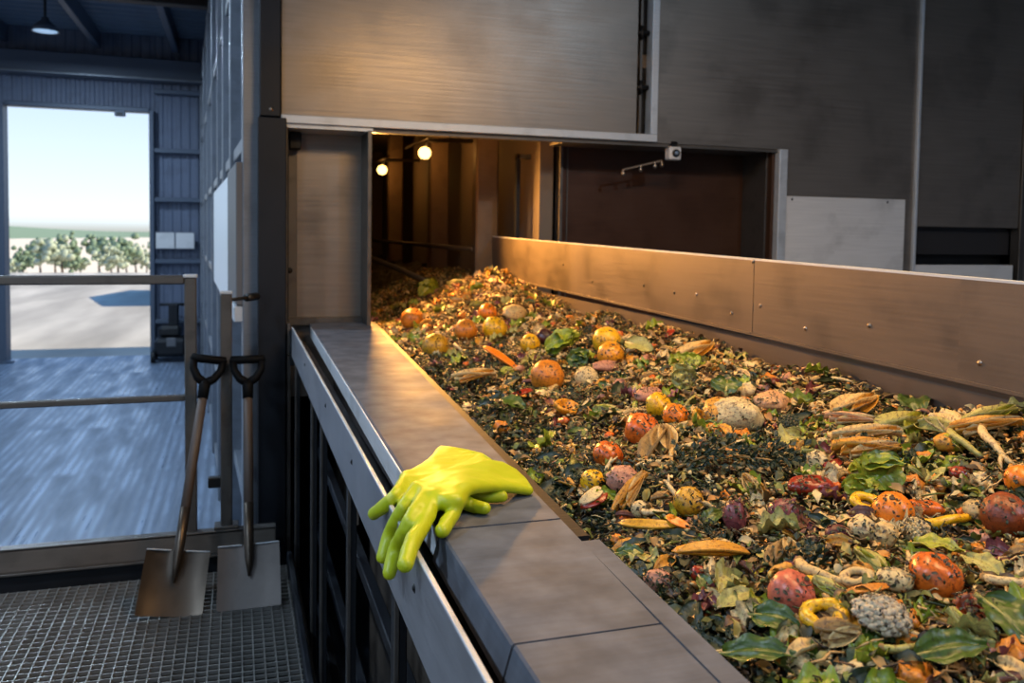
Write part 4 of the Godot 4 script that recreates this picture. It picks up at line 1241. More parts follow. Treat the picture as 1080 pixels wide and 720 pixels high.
		"broccoli", "cauliflower":
			part("florets", get_mesh("floret%d" % v, floret_mesh.bind(v, 80)), color, o)
			part("stem", get_mesh("fstem", lathe.bind([Vector2(0.0, 0.2), Vector2(0.26, 0.1), Vector2(0.16, -0.25), Vector2(0.18, -0.42), Vector2(0.0, -0.44)], 12)), "palegreen", o)
		"chunk":
			part("flesh", get_mesh("chunk%d" % v, blob.bind(v + 90, 0.7, 1.4, Vector3(1, 0.65, 0.8), 0.0, 12, 8)), color, o)
		"peel":
			part("peel", get_mesh("peel%d" % v, leaf_mesh.bind(v + 70, 0.42, 0.5, 0.16, 0.02, 9, 6, 0.03)), color, o)
		"scrap":
			part("blade", get_mesh("scrap%d" % v, leaf_mesh.bind(v + 120, 0.85, 0.30, 0.18, 0.11, 14, 10)), color, o)
		"shoot":
			part("stem", get_mesh("stalk%d" % v, stalk_mesh.bind(v, v % 2 == 0)), color, o)
	return o

func lathe_onion() -> ArrayMesh:
	return lathe([Vector2(0.0, 0.56), Vector2(0.05, 0.54), Vector2(0.07, 0.46), Vector2(0.20, 0.38), Vector2(0.40, 0.22), Vector2(0.49, 0.0), Vector2(0.44, -0.22), Vector2(0.26, -0.38), Vector2(0.06, -0.43), Vector2(0.0, -0.42)], 20)

func sprig_star() -> ArrayMesh:
	var st := begin()
	for i in 6:
		var a := i * TAU / 6.0
		var d := Vector3(cos(a), 0, sin(a))
		var s := Vector3(-sin(a), 0, cos(a)) * 0.035
		tri(st, s, -s, d * 0.22 + Vector3(0, 0.05 * sin(i * 2.0), 0), Vector3.UP)
	add_tube(st, [Vector3.ZERO, Vector3(0.02, 0.1, 0)], [0.03, 0.02], 6)
	return commit(st)

const CATEGORY = {"apple_slice": "apple", "pepper_strip": "pepper", "pepper_half": "pepper", "squash_ring": "squash", "wilted_leaf": "leaf", "lettuce_leaf": "leaf", "herb_sprig": "herbs", "husk": "husk", "stalk": "stalk"}
const FLAT = {"pepper_strip": 0.10, "husk": 0.12, "wilted_leaf": 0.08, "lettuce_leaf": 0.12, "lettuce": 0.22, "stalk": 0.12, "herb_sprig": 0.05, "banana": 0.12, "apple_slice": 0.16, "squash_ring": 0.20, "peel": 0.10, "shoot": 0.12}

const ITEMS = [
	["apple", 0.736, -3.242, 0.096, 0.096, -0.20, "mustard", "bruised mustard yellow apple alone beside the steel ledge under the warm tunnel light"],
	["apple", 0.898, -3.394, 0.086, 0.086, -0.19, "amber", "amber brown apple between two yellow ones near the tunnel mouth"],
	["apple", 1.020, -3.380, 0.095, 0.095, -0.18, "yellow", "clean yellow apple on the pile near the tunnel mouth"],
	["apple", 0.833, -4.187, 0.114, 0.104, -0.17, "amber", "soft amber apple half sunk in orange scraps at the tunnel mouth"],
	["lettuce", 1.098, -5.062, 0.149, 0.115, 1.06, "lime", "yellow green lettuce clump glowing under the tunnel lamps"],
	["orange", 1.092, -3.742, 0.078, 0.078, -0.16, "orange", "small orange among brown peels at the tunnel mouth"],
	["pepper_strip", 0.880, -2.843, 0.153, 0.040, -1.02, "orange", "long curved orange pepper strip lying below the yellow apples"],
	["lemon", 1.082, -3.111, 0.074, 0.066, -0.20, "yellow", "small bright lemon beside the dark plum"],
	["plum", 1.162, -3.170, 0.068, 0.064, -0.19, "plum", "dark purple plum between lemon and green lettuce"],
	["potato", 1.213, -3.707, 0.122, 0.078, 0.57, "tan", "tan potato behind the yellow apple near the tunnel"],
	["orange", 1.205, -2.666, 0.094, 0.088, -0.20, "yellow", "yellow grapefruit resting behind an orange grapefruit of the same size"],
	["orange", 1.148, -2.506, 0.083, 0.080, -0.21, "goldorange", "orange yellow grapefruit leaning against a plain yellow one"],
	["lettuce", 1.084, -2.763, 0.146, 0.086, 0.39, "lettuce", "bright green lettuce wedge beside the dark plum"],
	["lettuce", 1.079, -2.595, 0.094, 0.050, -0.22, "green", "mid green lettuce scrap in front of the grapefruit pair"],
	["orange", 0.919, -2.476, 0.100, 0.095, -0.23, "amber", "mouldy amber orange with a pale soft patch"],
	["mushroom", 1.024, -2.413, 0.073, 0.070, -0.23, "cream", "round cream mushroom with a dark pit beside the mouldy orange"],
	["potato", 1.111, -2.446, 0.102, 0.042, 0.07, "rose", "flat pinkish potato half wedged under the grapefruit pair"],
	["pepper_half", 0.840, -2.085, 0.086, 0.055, 0.19, "goldorange", "opened golden pepper half with dark specks inside"],
	["cabbage", 1.117, -1.979, 0.070, 0.060, -0.23, "palegreen", "crumpled pale green cabbage chunk with speckled folds"],
	["cabbage", 1.209, -2.105, 0.069, 0.058, 0.53, "lettuce", "smaller yellow green cabbage chunk behind the speckled one"],
	["potato", 1.015, -1.972, 0.083, 0.042, 0.27, "rose", "pinkish brown long potato behind a yellow apple"],
	["apple", 0.995, -1.885, 0.061, 0.061, -0.24, "yellow", "yellow apple squeezed between long potato and orange tomatoes"],
	["tomato", 0.981, -1.772, 0.060, 0.056, -0.24, "orange", "small orange tomato beside the big pale squash"],
	["tomato", 0.883, -1.747, 0.080, 0.072, -0.25, "redorange", "large red orange tomato half buried in dark greens"],
	["tomato", 0.745, -1.631, 0.062, 0.056, -0.26, "redorange", "red orange tomato with pale scar over dark herbs"],
	["wilted_leaf", 1.229, -2.461, 0.103, 0.049, -1.39, "palegreen", "pale limp leaf lying below the steel side wall"],
	["husk", 1.353, -2.307, 0.105, 0.053, 0.31, "tan", "tan husk scrap resting near the steel side wall"],
	["pepper_strip", 1.371, -2.544, 0.051, 0.051, 0.87, "red", "small red pepper scrap pressed against the steel side wall"],
	["apple", 0.669, -1.533, 0.047, 0.043, -0.26, "yellow", "specked yellow apple close to the steel ledge"],
	["potato", 0.712, -1.482, 0.066, 0.048, -0.26, "rose", "pale pink speckled potato beside the specked yellow apple"],
	["wilted_leaf", 0.728, -2.230, 0.063, 0.042, -0.73, "green", "single green leaf on dark compost by the ledge"],
	["pepper_strip", 0.794, -2.360, 0.073, 0.031, 0.24, "red", "shiny red pepper strip beside the single green leaf"],
	["husk", 0.739, -2.676, 0.130, 0.037, -0.06, "tan", "straight tan husk strip nearest the ledge behind the gloves"],
	["squash", 1.040, -1.623, 0.121, 0.088, -0.75, "cream", "big pale speckled squash piece with yellow flank"],
	["pepper_half", 0.978, -1.639, 0.054, 0.063, 0.85, "mustard", "mustard squash rind leaning on the big pale squash"],
	["potato", 1.226, -1.741, 0.089, 0.052, -0.02, "peach", "smooth peach coloured potato apart on top of the pile"],
	["lettuce_leaf", 1.165, -1.850, 0.052, 0.062, 0.96, "green", "upright curled green leaf with pale rib"],
	["broccoli", 1.146, -1.564, 0.062, 0.050, -0.25, "darkgreen", "dark green broccoli crown below the smooth peach potato"],
	["husk", 0.833, -1.554, 0.086, 0.051, 0.94, "khaki", "upright bunch of khaki husks with drooping tips"],
	["herb_sprig", 0.865, -1.427, 0.110, 0.062, 0.08, "darkgreen", "bushy dark herb bunch in front of the pale squash"],
	["herb_sprig", 0.964, -1.361, 0.118, 0.064, -0.67, "darkgreen", "feathery dark green herb bunch below the broccoli"],
	["potato", 1.027, -1.316, 0.042, 0.034, -0.26, "cream", "small cream potato at the edge of the feathery herbs"],
	["pepper_strip", 1.039, -1.291, 0.035, 0.024, 0.05, "red", "stubby red pepper scrap beside the small cream potato"],
	["husk", 1.324, -1.562, 0.102, 0.051, 0.23, "tan", "broad tan husk fan on top of the pile"],
	["husk", 1.218, -1.453, 0.099, 0.028, -0.43, "peach", "narrow peach husk folded under the broad tan fan"],
	["husk", 1.158, -1.338, 0.121, 0.029, -0.11, "tan", "long tan husk pod with a sharp tip"],
	["husk", 1.109, -1.282, 0.119, 0.032, -0.06, "ochre", "long ochre husk pod below the sharp tipped one"],
	["lettuce_leaf", 1.459, -1.536, 0.073, 0.060, -2.15, "green", "fresh green leaf standing against the steel side wall"],
	["husk", 1.297, -1.386, 0.089, 0.058, 0.29, "palegreen", "folded pale green endive leaf"],
	["husk", 1.318, -1.321, 0.093, 0.056, -1.68, "cream", "cream endive leaf with a thick rib"],
	["husk", 1.380, -1.260, 0.091, 0.029, -0.09, "palegreen", "pale green pod lying under the steel side wall"],
	["husk", 1.338, -1.231, 0.110, 0.028, -0.54, "ochre", "ochre pod crossing beneath the pale green pod"],
	["stalk", 1.299, -1.172, 0.106, 0.017, -2.08, "cream", "long bent cream stalk with forked end"],
	["stalk", 1.289, -1.229, 0.088, 0.016, -1.79, "palegreen", "thin pale green stalk beside the bent cream one"],
	["lettuce", 1.061, -1.212, 0.110, 0.043, -0.13, "lettuce", "large bright lettuce clump with dark upper leaf"],
	["lettuce_leaf", 1.113, -1.246, 0.079, 0.028, -0.13, "green", "deep green leaf laid over the large lettuce clump"],
	["tomato", 1.216, -1.171, 0.040, 0.023, -0.26, "red", "squashed red tomato scrap under pale stalks"],
	["orange", 1.236, -1.068, 0.053, 0.041, -0.26, "orange", "orange resting above a rotten dark one"],
	["squash", 1.286, -1.263, 0.054, 0.036, -0.25, "lime", "small yellow green squash among cream leaves"],
	["apple_slice", 0.643, -1.473, 0.058, 0.032, 0.45, "red", "apple slice with red skin and pale flesh by the ledge"],
	["husk", 0.699, -1.410, 0.088, 0.026, 0.50, "ochre", "ochre pod tilted beside the pale pink potato"],
	["pepper_strip", 0.662, -1.278, 0.096, 0.024, -0.70, "mustard", "long mustard pepper strip with a brown tip"],
	["pepper_strip", 0.703, -1.249, 0.044, 0.021, -1.12, "orange", "short orange pepper wedge touching the mustard strip"],
	["mushroom", 0.684, -1.355, 0.034, 0.029, -0.27, "cream", "small cream mushroom over the mustard pepper strip"],
	["stalk", 0.693, -1.315, 0.043, 0.017, -0.59, "cream", "short cream root next to the small mushroom"],
	["apple", 0.744, -1.291, 0.049, 0.051, -0.27, "mustard", "upright rotten pear with dark speckled skin"],
	["lettuce_leaf", 0.757, -1.236, 0.045, 0.022, 0.46, "green", "narrow green leaf pointing at the purple onion"],
	["banana", 0.676, -1.110, 0.103, 0.031, -0.17, "goldorange", "overripe split banana lying on the pile"],
	["tomato", 0.630, -1.058, 0.023, 0.022, -0.28, "red", "tiny shiny red tomato below the split banana"],
	["potato", 0.568, -1.061, 0.040, 0.027, -0.28, "rose", "pinkish potato end next to the ledge flange"],
	["lettuce_leaf", 0.590, -1.200, 0.039, 0.022, -0.69, "green", "green leaf scrap beside the ledge flange"],
	["onion", 0.789, -1.217, 0.038, 0.057, 0.91, "onion", "slim purple onion standing in yellow shreds"],
	["tomato", 0.959, -1.244, 0.077, 0.037, -0.26, "red", "flattened red tomato with yellow shoulder"],
	["lettuce", 1.012, -1.189, 0.065, 0.029, -0.26, "lettuce", "light lettuce piece between flattened tomato and yellow ring"],
	["squash_ring", 0.992, -1.145, 0.046, 0.042, -0.27, "yellow", "small yellow squash ring beside the plain orange"],
	["orange", 1.005, -1.098, 0.061, 0.057, -0.27, "orange", "plain smooth orange beside the small squash ring"],
	["onion", 0.863, -1.185, 0.053, 0.052, -0.27, "onion", "round purple onion in papery skins"],
	["beet", 0.874, -1.065, 0.039, 0.029, -0.27, "beet", "dark red beet below the papery onion"],
	["beet", 0.836, -1.076, 0.029, 0.020, -0.27, "plum", "small blackish beet beside the dark red one"],
	["potato", 0.915, -1.060, 0.041, 0.038, -0.27, "cream", "pale speckled ball potato next to a tan one"],
	["potato", 0.934, -1.037, 0.039, 0.032, -0.27, "tan", "tan ball potato next to a pale speckled one"],
	["husk", 0.766, -1.044, 0.047, 0.058, 0.80, "khaki", "brown papery husk standing below the purple onion"],
	["stalk", 0.752, -0.944, 0.072, 0.017, -1.31, "tan", "curved tan bean pod above the red apple"],
	["squash_ring", 0.682, -0.852, 0.053, 0.042, -0.28, "yellow", "large yellow squash ring with dark core"],
	["apple", 0.682, -0.915, 0.059, 0.052, -0.28, "pinkred", "rosy red apple with pale specks"],
	["squash_ring", 0.772, -0.904, 0.040, 0.027, -0.28, "tan", "tan squash ring beside the curved bean pod"],
	["pepper_strip", 0.763, -0.873, 0.053, 0.016, -0.19, "amber", "flat amber rind strip under the tan ring"],
	["cauliflower", 0.731, -0.812, 0.070, 0.052, -0.28, "grey", "mouldy grey white cauliflower lump covered in specks"],
	["wilted_leaf", 0.629, -0.961, 0.050, 0.023, 0.09, "palegreen", "pale green leaf with specks near the ledge flange"],
	["lettuce_leaf", 0.639, -0.887, 0.052, 0.031, -0.92, "green", "bent green leaf below the rosy apple"],
	["lettuce_leaf", 0.586, -0.844, 0.074, 0.025, -0.61, "green", "long green leaf with cut end by the ledge flange"],
	["lemon", 0.725, -0.940, 0.038, 0.019, -0.28, "yellow", "yellow lemon piece behind the rosy apple"],
	["husk", 0.671, -0.809, 0.044, 0.027, -0.28, "khaki", "brown onion skins below the large squash ring"],
	["tomato", 1.085, -1.119, 0.063, 0.027, -0.62, "redorange", "torn orange tomato wedge behind the plain orange"],
	["potato", 1.134, -1.057, 0.034, 0.043, -0.27, "tan", "upright tan potato beside the rotten dark orange"],
	["orange", 1.132, -1.003, 0.068, 0.062, -0.27, "rust", "rotten dark orange with collapsed brown side"],
	["cauliflower", 0.996, -1.042, 0.044, 0.044, -0.27, "cream", "cream cauliflower piece next to the yellow stalk"],
	["stalk", 1.082, -1.069, 0.082, 0.020, -0.14, "yellow", "thick yellow stalk next to the cauliflower piece"],
	["lettuce_leaf", 0.982, -0.979, 0.061, 0.031, -0.65, "lime", "yellow green leaf behind the biggest orange tomato"],
	["tomato", 0.874, -0.875, 0.064, 0.057, -0.28, "redorange", "biggest orange tomato with dark freckles"],
	["mushroom", 0.817, -0.885, 0.052, 0.032, -0.28, "cream", "broad cream mushroom cap beside the biggest orange tomato"],
	["pepper_half", 0.868, -0.805, 0.054, 0.042, -0.28, "rust", "collapsed rusty pepper below the biggest orange tomato"],
	["lettuce_leaf", 0.978, -0.896, 0.052, 0.031, -1.48, "palegreen", "grey green leaf with a white stalk"],
	["stalk", 0.969, -0.845, 0.057, 0.014, -0.69, "cream", "white stalk end next to the grey green leaf"],
	["lettuce_leaf", 0.877, -0.769, 0.066, 0.050, -1.53, "green", "broad green leaf beside the collapsed rusty pepper"],
	["lettuce_leaf", 0.772, -0.747, 0.080, 0.032, -0.13, "green", "wide wrinkled green leaf with pale stem"],
	["stalk", 0.725, -0.771, 0.048, 0.010, -0.03, "palegreen", "pale green stem under the wide wrinkled leaf"],
	["tomato", 0.885, -0.821, 0.024, 0.022, -0.28, "red", "dull red tomato stuck to the collapsed rusty pepper"],
]

func build_items():
	var protos := {}
	var k := 0
	for a in ITEMS:
		var kind: String = a[0]
		var v := k % 4
		var key: String = kind + a[6] + str(v)
		if not protos.has(key): protos[key] = food(kind, a[6], v)
		var o: Node3D = protos[key].duplicate()
		o.name = numbered(kind)
		add_child(o)
		tag(o, a[7], CATEGORY.get(kind, kind))
		var L: float = a[3]
		var W: float = a[4]
		var x: float = a[1]
		var z: float = a[2]
		var y := heap(x, z)
		if FLAT.has(kind):
			L *= 1.15
			var n := heap_normal(x, z)
			n = (n + Vector3(-0.10, 0, 0.30) + Vector3(rng.randf_range(-0.15, 0.15), 0, rng.randf_range(-0.15, 0.15))).normalized()
			var xd := Vector3(cos(a[5]), 0, -sin(a[5]))
			var zd := xd.cross(n).normalized()
			xd = n.cross(zd).normalized()
			var wk: float = {"pepper_strip": 0.36, "husk": 0.42, "wilted_leaf": 0.55, "lettuce_leaf": 0.75, "lettuce": 0.8, "stalk": 0.2, "herb_sprig": 0.6, "banana": 0.34, "apple_slice": 0.45, "squash_ring": 1.0}.get(kind, 0.5)
			var ws := clampf(W / wk * 1.25, L * 0.6, L * 1.7)
			o.transform = Transform3D(Basis(xd * L, n * (L + ws) * 0.5, zd * ws), Vector3(x, y + L * FLAT[kind] * 0.5 + 0.020, z))
		else:
			var b := Basis.from_euler(Vector3(rng.randf_range(0.2, 0.9), 0, rng.randf_range(-0.5, 0.3)))
			L *= 1.1
			W *= 1.1
			var s := Vector3(L, W, minf(L, W * 1.15))
			if L / W < 1.3 and W / L < 1.3: s = Vector3.ONE * (L + W) * 0.5
			o.transform = Transform3D(Basis(Vector3.UP, a[5]) * Basis.from_scale(s) * b, Vector3(x, y + W * 0.30 + 0.012, z))
			placed.append([o.transform, 14 + int(4000.0 * (L + W) * 0.12), Vector3(L * 0.49, W * 0.46, minf(L, W * 1.15) * 0.49)])
		k += 1

# dark leaf flecks that stick to the large foods
func build_flecks():
	var lr := RandomNumberGenerator.new()
	lr.seed = 12
	var T := []
	for n in placed:
		var t: Transform3D = n[0]
		for i in n[1]:
			var a := lr.randf() * TAU
			var c := lr.randf_range(0.0, 1.0)
			var d := Vector3(cos(a) * sqrt(1.0 - c * c), c, sin(a) * sqrt(1.0 - c * c))
			var e: Vector3 = n[2]
			var p := t.origin + Vector3(d.x * e.x, d.y * e.y, d.z * e.z)
			var up := Vector3(d.x / e.x, d.y / e.y, d.z / e.z).normalized()
			var x := up.cross(Vector3(lr.randfn(), lr.randfn(), lr.randfn())).normalized()
			T.append(Transform3D(Basis(x, up, x.cross(up)).scaled(Vector3.ONE * lr.randf_range(0.08, 0.26)), p))
	var mm := MultiMesh.new()
	mm.transform_format = MultiMesh.TRANSFORM_3D
	mm.use_colors = true
	mm.mesh = leaf_flake()
	mm.instance_count = T.size()
	for i in T.size():
		mm.set_instance_transform(i, T[i])
		mm.set_instance_color(i, [Color(0.02, 0.018, 0.008), Color(0.03, 0.035, 0.01), Color(0.08, 0.05, 0.02)][i % 3])
	var o := MultiMeshInstance3D.new()
	o.name = "leaf_flecks"
	o.multimesh = mm
	o.material_override = M["scrap_bits"]
	add_child(o)
	tag(o, "tiny dark leaf flecks sticking to the fruit and vegetables", "food scraps", "", "stuff")

func short_name(label: String) -> String:
	var out := []
	for w in label.split(" "):
		if out.size() > 1 and w in STOP: break
		out.append(w)
		if out.size() == 7: break
	return " ".join(out)

const STOP = ["beside", "with", "near", "under", "between", "on", "in", "among", "lying", "resting", "leaning", "alone", "half", "glowing", "behind", "below", "squeezed", "close", "pressed", "standing", "laid", "crossing", "above", "tilted", "touching", "next", "over", "at", "from", "apart", "against", "pointing", "stuck", "covered", "folded", "nearest", "of", "to"]

func build_fillers():
	# kind, colour, count, length range, label, group
	var kinds := [
		["peel", "tan", 80, 0.022, 0.046, "small curled tan peel on the food scrap pile", "curled tan peels"],
		["peel", "khaki", 60, 0.022, 0.046, "small curled khaki brown peel on the food scrap pile", "curled khaki peels"],
		["peel", "ochre", 80, 0.022, 0.050, "small curled ochre yellow peel on the food scrap pile", "curled ochre peels"],
		["peel", "pinkbrown", 60, 0.022, 0.046, "small curled pinkish brown peel on the food scrap pile", "curled pinkish peels"],
		["wilted_leaf", "darkgreen", 150, 0.030, 0.065, "limp dark green leaf on the food scrap pile", "limp dark leaves"],
		["wilted_leaf", "green", 70, 0.025, 0.050, "limp mid green leaf on the food scrap pile", "limp green leaves"],
		["wilted_leaf", "lime", 50, 0.025, 0.050, "limp yellow green leaf on the food scrap pile", "limp yellow green leaves"],
		["herb_sprig", "darkgreen", 90, 0.05, 0.085, "small dark green herb sprig on the food scrap pile", "small herb sprigs"],
		["chunk", "cream", 75, 0.020, 0.044, "little cream root chunk on the food scrap pile", "cream chunks"],
		["chunk", "amber", 70, 0.020, 0.042, "little amber vegetable chunk on the food scrap pile", "amber chunks"],
		["chunk", "redorange", 45, 0.016, 0.032, "little red orange vegetable chunk on the food scrap pile", "red orange chunks"],
		["chunk", "rose", 45, 0.018, 0.036, "little pinkish root chunk on the food scrap pile", "pinkish chunks"],
		["chunk", "lettuce", 40, 0.018, 0.036, "little light green vegetable chunk on the food scrap pile", "light green chunks"],
		["chunk", "beet", 25, 0.016, 0.034, "little dark red vegetable chunk on the food scrap pile", "dark red chunks"],
		["shoot", "tan", 80, 0.035, 0.075, "thin tan root shoot on the food scrap pile", "tan shoots"],
		["shoot", "cream", 70, 0.035, 0.075, "thin cream stalk on the food scrap pile", "cream shoots"],
		["scrap", "palegreen", 70, 0.030, 0.060, "crumpled pale green leaf scrap on the food scrap pile", "crumpled pale scraps"],
		["scrap", "cream", 65, 0.026, 0.052, "crumpled cream leaf scrap on the food scrap pile", "crumpled cream scraps"],
		["scrap", "lettuce", 70, 0.030, 0.060, "crumpled light green leaf scrap on the food scrap pile", "crumpled light green scraps"],
		["scrap", "onion", 40, 0.022, 0.044, "crumpled purple skin scrap on the food scrap pile", "crumpled purple skins"],
		["scrap", "ochre", 40, 0.020, 0.042, "crumpled ochre yellow scrap on the food scrap pile", "crumpled ochre scraps"],
		["husk", "tan", 24, 0.04, 0.07, "small layered tan husk on the food scrap pile", "small tan husks"],
		["husk", "palegreen", 24, 0.04, 0.075, "small layered pale green husk on the food scrap pile", "small pale green husks"]]
	var lr := RandomNumberGenerator.new()
	lr.seed = 99
	var name_of := {"peel": "curled_peel", "wilted_leaf": "limp_leaf", "herb_sprig": "small_herb_sprig", "chunk": "vegetable_chunk", "shoot": "root_shoot", "husk": "small_husk", "scrap": "crumpled_scrap"}
	var cat := {"peel": "peel", "wilted_leaf": "leaf", "herb_sprig": "herbs", "chunk": "vegetable", "shoot": "stalk", "husk": "husk", "scrap": "leaf"}
	for a in kinds:
		var protos := []
		for v in 4: protos.append(food(a[0], a[1], v))
		for i in a[2]:
			var o: Node3D = protos[i % 4].duplicate()
			o.name = numbered(name_of[a[0]])
			add_child(o)
			var z := -0.62 - 4.3 * pow(lr.randf(), 1.75)
			if a[0] == "herb_sprig" or a[1] == "darkgreen": z = -0.62 - 2.6 * pow(lr.randf(), 1.1)
			var u := lr.randf()
			if a[1] == "darkgreen": u = pow(u, 1.4)
			elif z > -3.2: u = pow(u, 0.78)
			# stay inside what the photograph shows of the trough
			var xl := heap_left(z)
			var xr := minf(1.45, maxf(xl + 0.1, -z * 1.12 + 0.25))
			var x := lerpf(xl + 0.012, xr, u)
			var L := lr.randf_range(a[3], a[4]) * (1.0 + 0.12 * -z)
			var n := (heap_normal(x, z) + Vector3(lr.randfn() * 0.35, 0, lr.randfn() * 0.35 + 0.15)).normalized()
			var yaw := lr.randf() * TAU
			var xd := Vector3(cos(yaw), 0, -sin(yaw))
			var zd := xd.cross(n).normalized()
			xd = n.cross(zd).normalized()
			var ws := lr.randf_range(0.75, 1.25)
			# keep clear of the large foods, which lie on top
			var best := 9.0
			var near_to := ""
			for q in ITEMS:
				var dx: float = x - q[1]
				var dz: float = z - q[2]
				var d := sqrt(dx * dx + dz * dz)
				var lim: float = maxf(q[3], q[4]) * 0.5 + L * 0.30
				if d < lim and d > 0.0005 and a[0] != "herb_sprig":
					x = clampf(q[1] + dx / d * lim, xl + 0.012, 1.455)
					z = q[2] + dz / d * lim
				if d < best:
					best = d
					near_to = short_name(q[7])
			var said: String = a[5]
			if best < 0.20: said = said.replace("on the food scrap pile", "next to the " + near_to)
			elif z < -3.4: said = said.replace("on the food scrap pile", "on the pile at the tunnel mouth")
			elif u > 0.75: said = said.replace("on the food scrap pile", "on the pile under the steel side wall")
			elif u < 0.2: said = said.replace("on the food scrap pile", "on the pile along the steel ledge")
			tag(o, said, cat[a[0]], a[6])
			o.transform = Transform3D(Basis(xd * L, n * L, zd * L * ws), Vector3(x, heap(x, z) + lr.randf_range(0.002, 0.016), z))
		for p in protos: p.free()

